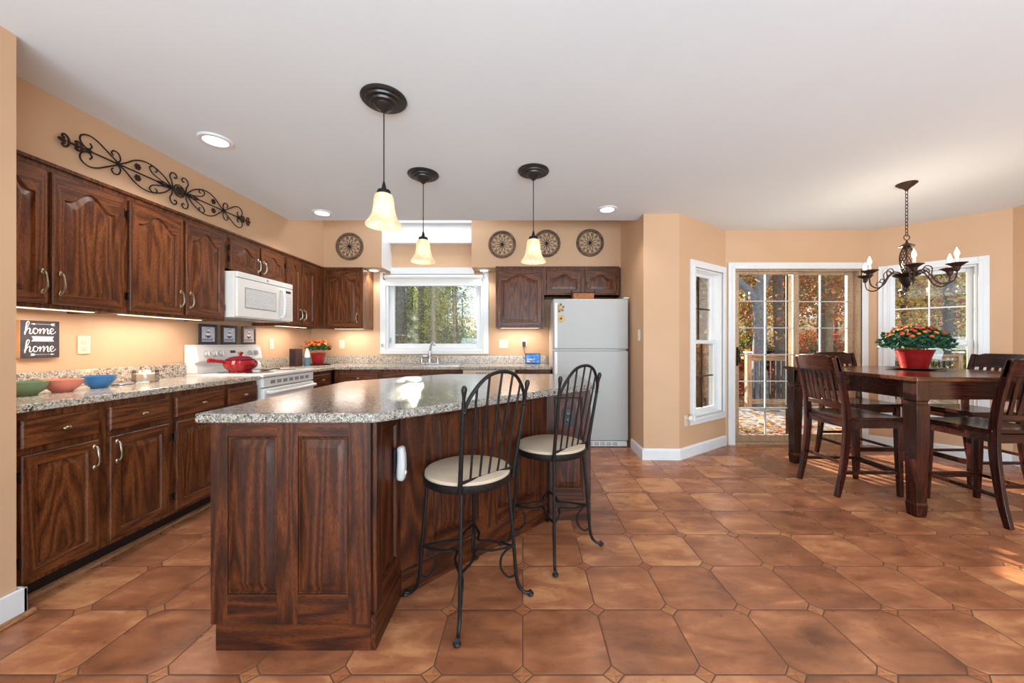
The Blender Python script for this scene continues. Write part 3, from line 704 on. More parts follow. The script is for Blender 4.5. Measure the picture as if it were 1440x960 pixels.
# ---------------- worktops (granite with splash)
def worktop(name, label, poly, splash, z0=.877, z1=.914, m='granite', holes=None):
    b = MB(); b.prism(poly, z0, z1)
    o = b.obj(name, M[m], smooth=False, bevel=.006)
    o.modifiers['edge'].segments = 3
    tag(o, label, 'worktop')
    for s_ in splash:
        MB().box(*s_).obj('backsplash', M[m], o, smooth=False, bevel=.003)
    return o
worktop('worktop', 'speckled granite counter slab left of the range, under the home sign', [(-2.825, 1.615), (-2.185, 1.615), (-2.185, 3.108), (-2.825, 3.108)],
        [(-2.826, -2.802, 1.62, 3.106, .9145, 1.016)])
worktop('worktop', 'L-shaped speckled granite counter slab under the kitchen window', [(-2.825, 3.888), (-2.185, 3.888), (-2.185, 4.335), (.335, 4.335), (.335, 4.995), (-2.825, 4.995)],
        [(-2.826, -2.802, 3.892, 4.97, .9145, 1.016), (-2.80, .32, 4.973, 4.997, .9145, 1.020)])

# sink and faucet
t = thing('sink', 'low stainless sink rim set in the counter below the kitchen window', 'sink', (-1.18, 4.66, .9145))
b = MB(); b.box(-.42, .42, -.20, -.175, 0, .005).box(-.42, .42, .175, .20, 0, .005).box(-.42, -.395, -.175, .175, 0, .005).box(.395, .42, -.175, .175, 0, .005).box(-.012, .012, -.175, .175, 0, .005)
b.obj('rim', M['chrome'], t, smooth=False)
for x in (-.395, .012): MB().box(x, x+.383, -.175, .175, .0005, .0015).obj('basin', M['steel'], t, smooth=False)
t = thing('faucet', 'chrome kitchen faucet with curved spout and two side handles', 'faucet', (-1.22, 4.90, .9145))
MB().box(-.13, .13, -.03, .03, 0, .012).obj('base_plate', M['chrome'], t, bevel=.004)
b = MB(); b.lathe([(.026, .012), (.028, .05), (.024, .09), (.017, .11)], 18)
b.tube(catmull([(0, 0, .09), (.005, 0, .17), (.025, -.03, .24), (.06, -.085, .275), (.09, -.13, .262), (.092, -.14, .24)]), [.018]*8+[.015]*16+[.014]*16+[.017], 12)
b.obj('spout', M['chrome'], t)
MB().ball((-.05, -.05, .10), .035, 12, 8, (1.4, 1, .6)).obj('sprayer', M['chrome'], t)
for x in (-.105, .105):
    b = MB(); b.lathe([(.018, .012), (.014, .05), (.017, .09), (.006, .10)], 14, (x, 0, 0)); b.tube([(x, 0, .085), (x*1.7, -.01, .10)], .006, 8); b.obj('tap_handle', M['chrome'], t)

# ================================================================ ISLAND
t = thing('kitchen_island', 'dark oak panelled kitchen island cabinet with angled seating side', 'kitchen island', (0, 0, 0))
poly = [(-1.20, 1.452), (-.585, 1.452), (-.585, 1.742), (.155, 2.512), (.455, 2.512), (.455, 3.22), (-.62, 3.22), (-1.20, 2.60)]
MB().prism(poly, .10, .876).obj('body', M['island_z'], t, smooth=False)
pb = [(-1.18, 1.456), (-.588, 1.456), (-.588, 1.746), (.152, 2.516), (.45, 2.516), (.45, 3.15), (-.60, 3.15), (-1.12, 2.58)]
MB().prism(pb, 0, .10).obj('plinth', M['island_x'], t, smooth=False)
def iface(name, loc, rotz, w, panels, z0=.0, z1=.875, base_h=.155, lab=None, stile=.0):
    """frame-and-raised-panel face: panels = list of (x0,x1)"""
    e = bpy.data.objects.new(name, None); COL.objects.link(e); e.parent = t; e.location = loc; e.rotation_euler = (0, 0, rotz)
    if lab: e['label'] = lab
    za, zb = .215, .822; th = .016
    b = MB(); xs = [0]+[v for p in panels for v in p]+[w]
    for i in range(0, len(xs), 2): b.box(xs[i], xs[i+1], -th, 0, base_h, z1)
    b.mat(1)
    for p in panels: b.box(p[0], p[1], -th, 0, base_h, za).box(p[0], p[1], -th, 0, zb, z1)
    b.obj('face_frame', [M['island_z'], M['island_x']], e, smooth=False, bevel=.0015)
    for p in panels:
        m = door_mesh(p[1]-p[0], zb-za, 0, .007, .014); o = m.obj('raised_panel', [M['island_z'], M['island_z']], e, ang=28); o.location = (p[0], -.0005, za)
    return e
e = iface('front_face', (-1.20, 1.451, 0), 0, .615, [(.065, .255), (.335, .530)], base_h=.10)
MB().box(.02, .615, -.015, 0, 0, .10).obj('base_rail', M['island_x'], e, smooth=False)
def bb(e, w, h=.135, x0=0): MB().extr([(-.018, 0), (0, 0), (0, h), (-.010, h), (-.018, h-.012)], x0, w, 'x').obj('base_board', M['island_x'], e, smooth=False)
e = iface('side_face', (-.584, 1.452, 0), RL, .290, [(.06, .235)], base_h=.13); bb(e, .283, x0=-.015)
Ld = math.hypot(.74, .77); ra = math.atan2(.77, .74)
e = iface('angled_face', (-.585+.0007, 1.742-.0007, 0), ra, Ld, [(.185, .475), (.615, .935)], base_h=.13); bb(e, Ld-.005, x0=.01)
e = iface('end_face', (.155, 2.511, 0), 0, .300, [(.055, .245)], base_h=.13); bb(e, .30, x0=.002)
e['label'] = 'narrow end face carrying the black outlet'
top = [(-1.250, 1.418), (-.60, 1.418), (-.565, 1.424), (-.54, 1.445), (.472, 2.455), (.480, 2.47), (.480, 3.28), (-.66, 3.28), (-1.255, 2.64)]
o = MB().prism(top, .8765, .914).obj('island_worktop', M['granite_is'], smooth=False, bevel=.010); o.modifiers['edge'].segments = 4
tag(o, 'polished speckled granite slab on top of the kitchen island', 'worktop')

# outlet on the island end and flashlight on its side
def outlet(name, label, loc, rot, mat='cream_pl', cat='outlet', gang=1, kind='outlet', slotm='grey_pl', grp=None):
    t = thing(name, label, cat, loc, rot, grp); w = .035*gang+.000
    if gang == 2: w = .058
    MB().box(-w, w, -.006, -.0006, -.058, .058).obj('cover_plate', M[mat], t, smooth=False, bevel=.002)
    for g in range(gang):
        cx = 0 if gang == 1 else (-.023 if g == 0 else .023)
        if kind == 'outlet':
            for z in (-.021, .021):
                o = MB().lathe([(.0165, 0), (.0165, .003), (.014, .004)], 18).obj('receptacle', M[mat], t)
                o.location = (cx, -.006, z); o.rotation_euler = (PI/2, 0, 0)
                b = MB().box(-.0075, -.005, -.004, .006, .0042, .0046).box(.005, .0075, -.004, .006, .0042, .0046).box(-.002, .002, -.011, -.007, .0042, .0046)
                b.obj('slot', M[slotm], o, smooth=False)
        else:
            MB().box(cx-.006, cx+.006, -.008, -.006, -.012, .012).box(cx-.004, cx+.004, -.018, -.008, .0, .009).obj('toggle', M[mat], t, smooth=False)
    return t
outlet('power_outlet', 'black duplex outlet on the island end behind the second bar stool', (.155+.15, 2.495, .69), 0, 'black_pl')
t = thing('plug_in_flashlight', 'white rechargeable flashlight plugged in on the island side', 'flashlight', (-.566, 1.655, .655), RL)
b = MB(); b.sweep([(0, -.026, -.082), (0, -.028, -.06), (0, -.030, -.02), (0, -.030, .03), (0, -.026, .072)], [.036, .046, .048, .044, .040], [.03, .036, .036, .034, .03], Vector((1, 0, 0)))
b.obj('body', plain('light_grey_plastic', (.58, .57, .56, 1), .35), t, bevel=.012)
MB().ball((0, -.047, -.045), .010, 12, 8, (1, .5, 1)).obj('button', M['white_pl'], t)
MB().box(-.011, .011, -.0495, -.047, -.005, .045).obj('logo_strip', M['basket_rim'], t, smooth=False) if False else None
MB().box(-.02, .02, -.010, -.001, -.03, .06).obj('plug', M['black_pl'], t, smooth=False)
M['dial'] = plain('pale_grey_dial', (.50, .50, .49, 1), .35)
# ================================================================ APPLIANCES
# refrigerator
t = thing('refrigerator', 'white top-freezer refrigerator in the recess beside the corner wall', 'refrigerator', (.345, 4.28, 0))
MB().box(.005, .85, .03, .71, .03, 1.68).obj('body', M['white_app'], t, smooth=False, bevel=.006)
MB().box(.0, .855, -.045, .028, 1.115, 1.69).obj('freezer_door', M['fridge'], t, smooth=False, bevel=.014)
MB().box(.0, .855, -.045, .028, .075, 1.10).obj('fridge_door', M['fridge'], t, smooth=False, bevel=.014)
for z0, z1 in ((1.125, 1.64), (.66, 1.09)):
    MB().box(.012, .052, -.062, -.046, z0, z1).obj('door_handle', M['white_app'], t, smooth=False, bevel=.010)
b = MB().box(.01, .845, -.02, .03, .01, .068); g = b.obj('grille', M['white_app'], t, smooth=False)
b = MB()
for k in range(9): b.box(.12+k*.07, .175+k*.07, -.023, -.0205, .022, .034).box(.12+k*.07, .175+k*.07, -.023, -.0205, .042, .054)
b.obj('vent_slot', M['grey_pl'], g, smooth=False)
MB().box(.80, .86, -.05, .04, 1.69, 1.705).obj('hinge_cover', M['white_app'], t, smooth=False, bevel=.004)
for k, (x, z, r, lab, pm, cm, npet) in enumerate(((.078, 1.585, .050, 'upper flower magnet with maroon-tipped petals on the freezer door', 'maroon', 'yellow', 6),
                                   (.090, 1.465, .046, 'lower sunflower magnet with maroon centre on the freezer door', 'yellow', 'maroon', 10))):
    f = thing('flower_magnet', lab, 'magnet', (.345+x, 4.28-.047, z))
    b = MB()
    for j in range(npet):
        a = 2*PI*j/npet+.3; c = (math.cos(a)*r*.72, -.004, math.sin(a)*r*.72)
        vs = []
        for q in range(8):
            u = 2*PI*q/8; dx, dz = math.cos(u)*r*.34, math.sin(u)*r*(.20 if npet > 6 else .26)
            vs.append((c[0]+dx*math.cos(a)-dz*math.sin(a), -.004, c[2]+dx*math.sin(a)+dz*math.cos(a)))
        m = len(b.v); b.add(vs+[(v[0], 0, v[2]) for v in vs], [tuple(range(8)), tuple(range(15, 7, -1))]+[(q, q+8, (q+1) % 8+8, (q+1) % 8) for q in range(8)])
    b.obj('petals', M[pm], f, smooth=False)
    if k == 0:
        b = MB()
        for j in range(6):
            a = 2*PI*j/6+.3; b.tube([(0, -.006, 0), (math.cos(a)*r*.62, -.006, math.sin(a)*r*.62)], [.009, .006], 6)
        b.obj('inner_petals', M['yellow'], f)
    MB().ball((0, -.006, 0), r*.27, 10, 6, (1, .5, 1)).obj('flower_centre', M[cm], f)
# basket on the fridge
t = thing('basket', 'small woven orange-brown basket with dark handles on top of the refrigerator', 'basket', (.72, 4.46, 1.692))
b = MB(); b.add([], [])
prof = [(.0, 0)]
pts0 = [(-.125, -.07), (.125, -.07), (.125, .07), (-.125, .07)]
vs = [(x*.9, y*.9, 0) for x, y in pts0]+[(x, y, .085) for x, y in pts0]+[(x*.94, y*.92, .085) for x, y in pts0]+[(x*.84, y*.82, .008) for x, y in pts0]
fs = [(3, 2, 1, 0), (12, 13, 14, 15)]+[(k*4+i, k*4+(i+1) % 4, k*4+4+(i+1) % 4, k*4+4+i) for k in range(3) for i in range(4)]
b.add(vs, fs); b.obj('basket_body', M['basket'], t, smooth=False)
MB().tube([(x*1.01, y*1.01, .086) for x, y in pts0], .006, 8, closed=True).obj('rim', M['basket_rim'], t)
for s_ in (-1, 1): MB().tube(catmull([(s_*.125, -.04, .085), (s_*.137, -.03, .11), (s_*.137, .03, .11), (s_*.125, .04, .085)]), .005, 8).obj('handle', M['basket_rim'], t)

# range: local frame, x along the run, y into the wall
t = thing('range', 'white freestanding electric range with smooth cooktop and back control panel', 'stove', (-2.182, 3.114, 0), RL)
Wd = .768
MB().box(0, Wd, .02, .64, .06, .895).obj('body', M['white_app'], t, smooth=False)
MB().box(-.002, Wd+.002, -.02, .645, .896, .925).obj('cooktop', M['white_app'], t, smooth=False, bevel=.008)
b = MB()
for (x, y, r) in ((.20, .15, .105), (.57, .15, .085), (.20, .42, .085), (.57, .42, .105)):
    b.lathe([(r, 0), (r, .0012), (r*.2, .0014)], 36, (x, y, .925))
b.obj('burner', plain('dark_grey_burner', (.07, .07, .075, 1), .25), t)
d = MB().box(.012, Wd-.012, -.018, .019, .25, .80).obj('oven_door', M['white_app'], t, smooth=False, bevel=.010)
MB().box(.17, Wd-.17, -.0195, -.0182, .42, .64).obj('oven_window', M['black_pl'], d, smooth=False)
b = MB(); b.tube(catmull([(.05, -.018, .765), (.06, -.058, .765), (.14, -.070, .765), (Wd/2, -.075, .765), (Wd-.14, -.070, .765), (Wd-.06, -.058, .765), (Wd-.05, -.018, .765)]), .016, 12)
b.obj('handle', M['white_app'], d)
b = MB().box(.012, Wd-.012, -.012, .019, .81, .89); vp = b.obj('vent_panel', M['white_app'], t, smooth=False, bevel=.004)
b = MB()
for k in range(7): b.box(.10+k*.085, .16+k*.085, -.0135, -.0122, .835, .865)
b.obj('vent_slot', M['grey_pl'], vp, smooth=False)
MB().box(.012, Wd-.012, -.012, .019, .08, .235).obj('storage_drawer', M['white_app'], t, smooth=False, bevel=.008)
MB().box(.03, Wd-.03, .06, .6, 0, .06).obj('toe_kick', M['toe'], t, smooth=False)
# back panel: raked control face
b = MB(); b.extr([(.642, .926), (.535, .926), (.535, .97), (.550, .99), (.560, 1.01), (.520, 1.03), (.545, 1.145), (.575, 1.170), (.642, 1.170)], 0, Wd, 'x')
bp = b.obj('back_panel', M['white_app'], t, smooth=False, bevel=.005)
def dial(x, z, r=.028):
    o = MB().lathe([(r, 0), (r, .004), (r*.72, .006), (r*.66, .024), (0, .026)], 24).obj('dial', M['dial'], bp)
    o.location = (x, .520+(z-1.03)*.22-.002, z); o.rotation_euler = (PI/2-.21, 0, 0)
    MB().box(-.003, .003, -r*.6, r*.6, .024, .031).obj('grip', M['white_pl'], o, smooth=False)
for x in (.085, .165, .240): dial(x, 1.09)
for x in (.600, .675): dial(x, 1.09)
o = MB().box(-.028, .028, -.002, .004, -.012, .012).obj('clock_display', M['black_pl'], bp, smooth=False); o.location = (.385, .533, 1.105); o.rotation_euler = (-.21, 0, 0)
b = MB()
for i in range(5):
    for j in range(2): b.box(i*.022, i*.022+.010, -.0012, .004, j*.03, j*.03+.007)
o = b.obj('button', M['grey_pl'], bp, smooth=False); o.location = (.425, .5315, 1.075); o.rotation_euler = (-.21, 0, 0)

# microwave
t = thing('microwave', 'white over-the-range microwave with grey window and vertical handle', 'microwave', (-2.415, 3.124, 1.402), RL)
MB().box(0, .755, 0, .405, 0, .388).obj('body', M['white_app'], t, smooth=False, bevel=.004)
d = MB().box(.0, .595, -.028, -.001, .006, .335).obj('door', M['white_app'], t, smooth=False, bevel=.008)
MB().box(.085, .49, -.0295, -.0282, .085, .262).obj('window_frame', M['grey_pl'], d, smooth=False)
MB().box(.092, .483, -.0305, -.0296, .092, .255).obj('window', plain('mesh_grey_window', (.60, .61, .61, 1), .25, var=.12, scale=60), d, smooth=False)
MB().tube(catmull([(.557, -.028, .035), (.557, -.060, .05), (.557, -.072, .17), (.557, -.060, .29), (.557, -.028, .305)]), .014, 10).obj('handle', M['white_app'], d)
c = MB().box(.598, .755, -.028, -.001, .006, .335).obj('control_panel', M['white_app'], t, smooth=False, bevel=.006)
MB().box(.64, .715, -.0295, -.0282, .285, .308).obj('display', M['black_pl'], c, smooth=False)
b = MB()
for i in range(3):
    for j in range(7): b.box(.637+i*.03, .655+i*.03, -.0288, -.0282, .05+j*.03, .062+j*.03)
b.obj('keypad', plain('pale_grey_print', (.55, .55, .55, 1), .4), c, smooth=False)
g = MB().box(.0, .755, -.028, -.001, .338, .388).obj('top_grille', M['white_app'], t, smooth=False, bevel=.006)
o = MB().lathe([(.011, 0), (.011, .002)], 20).obj('logo', M['grey_pl'], g); o.location = (.37, -.0282, .363); o.rotation_euler = (PI/2, 0, 0)
MB().box(.05, .70, .03, .38, -.008, -.0005).obj('underside_filter', M['grey_pl'], t, smooth=False)

# red pot on the cooktop
t = thing('cooking_pot', 'round red enamel pot with lid and long handle on the cooktop', 'pot', (-2.50, 3.31, .9275), 0)
MB().lathe([(.085, 0), (.088, .006), (.083, .014), (.118, .045), (.128, .075), (.112, .105), (.098, .112)], 40).obj('pot_body', M['red_enamel'], t)
l = MB().lathe([(.104, .1125), (.106, .118), (.085, .132), (.045, .142), (0, .145)], 36).obj('lid', M['red_enamel'], t)
MB().lathe([(.107, .112), (.109, .117), (.102, .121)], 36).obj('lid_rim', plain('dark_blue_enamel', (.02, .045, .12, 1), .12), l)
MB().lathe([(.010, .142), (.012, .158), (.022, .166), (.018, .178), (0, .182)], 16).obj('lid_knob', M['red_enamel'], l)
b = MB(); b.tube(catmull([(-.06, -.075, .095), (-.085, -.115, .10), (-.11, -.165, .108), (-.125, -.20, .112)]), [.013]*6+[.015]*8+[.018]*10+[.014], 10); b.obj('handle', M['red_enamel'], t)
t2 = thing('spoon_rest', 'small dark spoon rest on the cooktop beside the red pot', 'spoon rest', (-2.41, 3.50, .9275))
b = MB().lathe([(.02, 0), (.045, .004), (.05, .012), (.046, .012), (.02, .006), (0, .006)], 24); b.obj('dish', plain('dark_green_glaze', (.02, .035, .025, 1), .3), t2)
b = MB().tube([(.03, .02, .012), (.09, .07, .016)], .006, 8); b.obj('rest_handle', plain('dark_green_glaze_handle', (.02, .035, .025, 1), .3), t2)

# ================================================================ THINGS ON THE LEFT COUNTER
CZ = .9148
def bowl(loc, mat, label, r=.076, h=.070):
    o = MB().lathe([(r*.48, 0), (r*.50, .005), (r*.78, h*.35), (r*.95, h*.72), (r, h), (r*.965, h+.001), (r*.90, h*.72), (r*.72, h*.36), (r*.4, .010), (0, .009)], 44).obj('bowl', M[mat], loc=loc)
    return tag(o, label, 'bowl', 'small glazed bowls on the left counter')
bowl((-2.545, 1.915, CZ), 'b_green', 'sage green glazed bowl on the counter, half hidden by the doorway wall')
bowl((-2.545, 2.065, CZ), 'b_coral', 'coral pink glazed bowl between the green and blue bowls', .080, .068)
bowl((-2.545, 2.245, CZ), 'b_blue', 'bright blue glazed bowl on the left counter', .074, .072)
t = thing('candle', 'lit peach candle in a round clear glass jar on the left counter', 'candle', (-2.60, 2.575, CZ))
MB().lathe([(.062, 0), (.068, .006), (.068, .082), (.066, .082), (.066, .008), (0, .006)], 36).obj('jar', M['glass'], t)
MB().lathe([(.064, .0085), (.064, .060), (0, .061)], 32).obj('wax', M['wax'], t)
for a in (0, 2.1, 4.2):
    w = MB().tube([(.028*math.cos(a), .028*math.sin(a), .060), (.028*math.cos(a), .028*math.sin(a), .066)], .0015, 6).obj('wick', M['black_pl'], t)
    MB().ball((.028*math.cos(a), .028*math.sin(a), .072), .006, 8, 6, (.7, .7, 1.6)).obj('flame', M['flame'], w)
lamp('candle_light', 'POINT', (-2.60, 2.575, CZ+.09), .5, (1, .6, .25), .02)
t = thing('jar_lid', 'flat metal candle lid lying between the blue bowl and the candle', 'lid', (-2.60, 2.42, CZ))
MB().lathe([(.055, 0), (.058, .003), (.058, .010), (.052, .013), (0, .013)], 32).obj('disc', M['steel'], t)
MB().lathe([(.010, .013), (.010, .017), (0, .018)], 16).obj('lid_knob', M['steel'], t)

# home sign
SX = -2.829
t = thing('wall_sign', 'charcoal plank wall sign with white home lettering above the left counter', 'sign', (SX, 2.085, 1.205), RL)
w_, h_ = .178, .215
for k in range(3): MB().box(k*w_/3+.0006, (k+1)*w_/3-.0006, -.022, -.0005, -h_/2, h_/2).obj('plank', M['sign'], t, smooth=False, bevel=.002)
MB().box(-.0015, .0003, -.0215, -.001, -h_/2+.001, h_/2-.001).obj('plank_edge', M['sign_edge'], t, smooth=False)
def word(zc, x0, sc):
    """handwritten 'home' traced as brush strokes"""
    S = [[(0, .2), (.25, .75), (.62, 1.75), (.52, 2.05), (.32, 1.8), (.22, 1.0), (.10, .0), (.05, -.12), (.3, .55), (.58, .92), (.72, .7), (.66, .15), (.82, -.02), (1.0, .2), (1.12, .5)],
         [(1.42, .95), (1.16, .78), (1.12, .3), (1.34, .0), (1.62, .22), (1.66, .65), (1.42, .95)], [(1.62, .75), (1.85, .62), (1.95, .85)],
         [(1.95, .92), (1.99, .45), (1.93, .02), (2.1, .55), (2.34, .92), (2.46, .70), (2.42, .02), (2.6, .55), (2.84, .92), (2.97, .70), (2.93, .15), (3.08, .0), (3.22, .2)],
         [(3.22, .2), (3.55, .52), (3.70, .80), (3.52, .97), (3.30, .75), (3.28, .25), (3.50, .0), (3.80, .15), (4.0, .45)]]
    b = MB()
    for st in S:
        P = catmull([(x0+p[0]*sc, -.0222, zc+p[1]*sc*.95) for p in st], 5)
        R = []
        for i in range(len(P)):
            dz = P[min(i+1, len(P)-1)].z-P[max(i-1, 0)].z; R.append(.0030 if dz < -.0004 else .0014)
        b.tube([(p[0], p[1], p[2]) for p in P], R, 6)
    b.v = [(v[0], max(v[1], -.0232), v[2]) for v in b.v]
    return b
word(.032, .017, .0355).obj('lettering', M['lettering'], t)
word(-.072, .017, .0355).obj('lettering', M['lettering'], t)
b = MB().extr([(.048, -.012), (.056, .003), (.048, .017), (.150, .017), (.142, .003), (.150, -.012)], -.0232, -.022, 'y'); b.obj('banner', M['lettering'], t, smooth=False)
cu = bpy.data.curves.new('sweet', 'FONT'); cu.body = 'sweet'; cu.size = .026; cu.align_x = 'CENTER'; cu.align_y = 'CENTER'; cu.extrude = .0003; cu.shear = .3
tmp = bpy.data.objects.new('tmp', cu); COL.objects.link(tmp); bpy.context.view_layer.update()
me = bpy.data.meshes.new_from_object(tmp.evaluated_get(bpy.context.evaluated_depsgraph_get())); bpy.data.objects.remove(tmp)
me.materials.clear(); me.materials.append(plain('pale_grey_lettering', (.55, .53, .52, 1), .6)); link('small_lettering', me, t, (.099, -.0236, .002), (PI/2, 0, 0))
for z, s_ in ((.088, -1), (-.088, 1)):
    b = MB(); b.tube([(.045, -.0228, z), (.150, -.0228, z)], .0008, 6)
    hx = .052 if s_ < 0 else .147; tx = .147 if s_ < 0 else .052
    b.extr([(hx-s_*.010, z+.005), (hx+s_*.006, z), (hx-s_*.010, z-.005)], -.0232, -.022, 'y')
    for q in range(4):
        x = tx-s_*(-.002+q*.004)*-1
        b.extr([(x, z), (x-s_*.007, z+.007), (x-s_*.004, z+.007), (x+s_*.003, z)], -.0232, -.022, 'y').extr([(x, z), (x-s_*.007, z-.007), (x-s_*.004, z-.007), (x+s_*.003, z)], -.0232, -.022, 'y')
    b.obj('arrow', M['lettering'], t, smooth=False)

# outlets and switches
outlet('power_outlet', 'cream duplex outlet on the left wall right of the home sign', (-2.829, 2.405, 1.172), RL)
outlet('power_outlet', 'cream duplex outlet on the left wall behind the range, near the corner flowers', (-2.829, 4.20, 1.175), RL)
outlet('power_outlet', 'cream outlet on the back wall right of the corner flower pot', (-2.42, 4.999, 1.17), 0)
outlet('light_switch', 'cream double wall plate on the back wall just right of the kitchen window', (-.257, 4.999, 1.175), 0, gang=2, cat='switch', kind='switch')
outlet('power_outlet', 'cream outlet behind the black charger right of the window', (.018, 4.999, 1.195), 0)
outlet('light_switch', 'white toggle switch on the recess side wall right of the refrigerator', (1.229, 3.93, 1.27), -RL, cat='switch', kind='switch', mat='white_pl')
outlet('power_outlet', 'low cream outlet on the angled wall below left of the narrow bay window', (P1[0]+.12*math.cos(ang(P1, P2))+.0005, P1[1]+.12*math.sin(ang(P1, P2))-.0005, .385), ang(P1, P2))
t = thing('air_freshener', 'round white plug-in air freshener on the low outlet by the bay window', 'air freshener', (P1[0]+.135*math.cos(ang(P1, P2)), P1[1]+.135*math.sin(ang(P1, P2)), .41), ang(P1, P2))
b = MB().ball((0, -.045, 0), .032, 14, 8, (.9, .8, 1)); b.obj('body', M['white_pl'], t)
MB().ball((.012, -.055, .030), .018, 12, 6).obj('refill', M['cream_pl'], t)
MB().box(-.012, .012, -.03, -.0105, -.012, .012).obj('plug', M['white_pl'], t, smooth=False)

# three framed chef pictures standing on the range back panel
def frame_pic(y, w, label, bg, k):
    t = thing('framed_picture', label, 'picture', (-2.800, y, 1.1735), RL, 'chef pictures above the range'); h = .178
    f = .024; b = MB()
    b.box(0, w, -.012, .0, 0, f).box(0, w, -.012, .0, h-f, h).box(0, f, -.012, 0, f, h-f).box(w-f, w, -.012, 0, f, h-f)
    b.obj('frame', plain('dark_picture_frame_%d' % k, ((.012, .02, .045, 1), (.010, .014, .025, 1), (.03, .018, .014, 1))[k], .35), t, smooth=False, bevel=.003)
    MB().box(f, w-f, -.006, -.001, f, h-f).obj('print', M['picblue'] if k < 2 else plain('pale_pink_print', (.62, .50, .50, 1), .6), t, smooth=False)
    b = MB(); c = w/2
    for i in range(7): b.extr([(f+.008+i*.016, f+.008), (f+.016+i*.016, f+.008), (f+.024+i*.016, f+.028), (f+.016+i*.016, f+.028)], -.0068, -.006, 'y') if f+.026+i*.016 < w-f else None
    b.extr([(c-.035, .078), (c+.035, .078), (c+.026, .066), (c-.026, .066)], -.0068, -.006, 'y')
    b.extr([(c-.010, .056), (c+.010, .056), (c+.013, .068), (c-.013, .068)], -.0068, -.006, 'y')
    b.extr([(c-.022+k*.006, .104), (c+.018, .100), (c+.014, .112), (c-.014, .116)], -.0068, -.006, 'y')
    b.tube([(c-.02, -.0066, .128), (c+.02+k*.004, -.0066, .146)], .0016, 5)
    b.obj('figure', plain('dark_print_ink_%d' % k, (.05, .05, .08, 1), .6), t, smooth=False)
    b = MB(); o_ = [(c+.014*math.cos(a*PI/6), .124+.013*math.sin(a*PI/6)) for a in range(12)]
    b.extr(o_, -.0067, -.006, 'y').extr([(c-.022, .08), (c+.022, .08), (c+.016, .104), (c-.016, .104)], -.0066, -.006, 'y'); b.obj('pale_figure', M['lettering'], t, smooth=False)
frame_pic(3.222, .190, 'leftmost of three small dark framed chef pictures, with navy frame', 0, 0)
frame_pic(3.462, .190, 'middle of three small dark framed chef pictures above the range', 0, 1)
frame_pic(3.715, .190, 'rightmost small framed chef picture, brown frame and pinkish print', 0, 2)

# corner flowers, tray, grinder box, bottle
def disc_leafs(b, n, c, R, size, flat=.6, seed=1, low=-.2):
    rnd = random.Random(seed)
    for _ in range(n):
        a = rnd.uniform(0, 2*PI); q = math.sqrt(rnd.random()); z = rnd.uniform(low, 1)
        rr = R*math.sqrt(max(.05, 1-max(0, z)**2))*q
        p = Vector((c[0]+rr*math.cos(a), c[1]+rr*math.sin(a), c[2]+z*R*flat))
        d = Vector((rnd.uniform(-1, 1), rnd.uniform(-1, 1), rnd.uniform(-.2, .8))).normalized(); e = d.orthogonal().normalized(); e = (Matrix.Rotation(rnd.uniform(0, 6), 3, d) @ e)
        s_ = size*rnd.uniform(.6, 1.2)
        b.add([p, p+d*s_*.5+e*s_*.28, p+d*s_, p+d*s_*.5-e*s_*.28], [(0, 1, 2, 3)])
    return b
def blossom_mesh(name, r, mat, n=9):
    b = MB()
    for ring, (rr, zz, tilt) in enumerate(((1, 0, .25), (.62, .006, .5))):
        for k in range(n):
            a = 2*PI*(k+.5*ring)/n; d = Vector((math.cos(a), math.sin(a), tilt)); e = Vector((-math.sin(a), math.cos(a), 0))
            b.add([Vector((0, 0, zz)), d*r*rr*.55+e*r*.22+Vector((0, 0, zz)), d*r*rr+Vector((0, 0, zz)), d*r*rr*.55-e*r*.22+Vector((0, 0, zz))], [(0, 1, 2, 3)])
    b.ball((0, 0, r*.2), r*.28, 6, 4)
    return b.mesh(name, mat, smooth=False)
t = thing('tray', 'thin dark round tray under the corner flower pot', 'tray', (-2.575, 4.70, CZ))
MB().lathe([(.13, 0), (.145, .006), (.143, .009), (.12, .004), (0, .004)], 36).obj('dish', M['toe'], t)
MB().lathe([(.1455, .006), (.147, .009), (.144, .011)], 36).obj('rim', M['bronze'], t)
fx = thing('potted_flowers', 'orange mums in a red foil pot in the kitchen corner', 'flowers', (-2.575, 4.70, CZ+.0095))
MB().lathe([(.055, 0), (.060, .004), (.083, .125), (.090, .14), (.084, .14), (.076, .12), (0, .115)], 32, wav=.03, wn=11).obj('pot', M['red_pot'], fx)
disc_leafs(MB(), 420, (0, 0, .185), .14, .042, .5, 3).obj('foliage', M['leaf'], fx, smooth=False)
BL = [blossom_mesh('blossom_orange', .027, M['fl_orange']), blossom_mesh('blossom_amber', .025, M['fl_amber']), blossom_mesh('blossom_red', .025, M['fl_red'])]
rnd = random.Random(5)
def blossoms(par, n, c, R, flat, sc=1.0, choices=(0, 0, 1, 2)):
    for k in range(n):
        a = k*2.399963; q = math.sqrt((k+.5)/n); rr = R*q*rnd.uniform(.9, 1.08); z = flat*math.sqrt(max(0, 1-q*q*.9))
        o = link('blossom', BL[rnd.choice(choices)], par, (c[0]+rr*math.cos(a), c[1]+rr*math.sin(a), c[2]+z+rnd.uniform(-.012, .012)), (-rr/R*.8*math.sin(a)*1, rr/R*.8*math.cos(a), 0), (sc,)*3)
blossoms(fx, 34, (0, 0, .20), .155, .085)
b = MB()
for (x, y, z) in ((-.17, .02, .27), (-.19, -.03, .22), (.17, -.03, .20)): b.tube(catmull([(0, 0, .14), (x*.6, y*.6, z-.02), (x, y, z)]), .0015, 5)
b.obj('stem', M['leaf'], fx)
for (x, y, z) in ((-.17, .02, .27), (-.19, -.03, .22), (.17, -.03, .20)): link('blossom', BL[0], fx, (x, y, z))
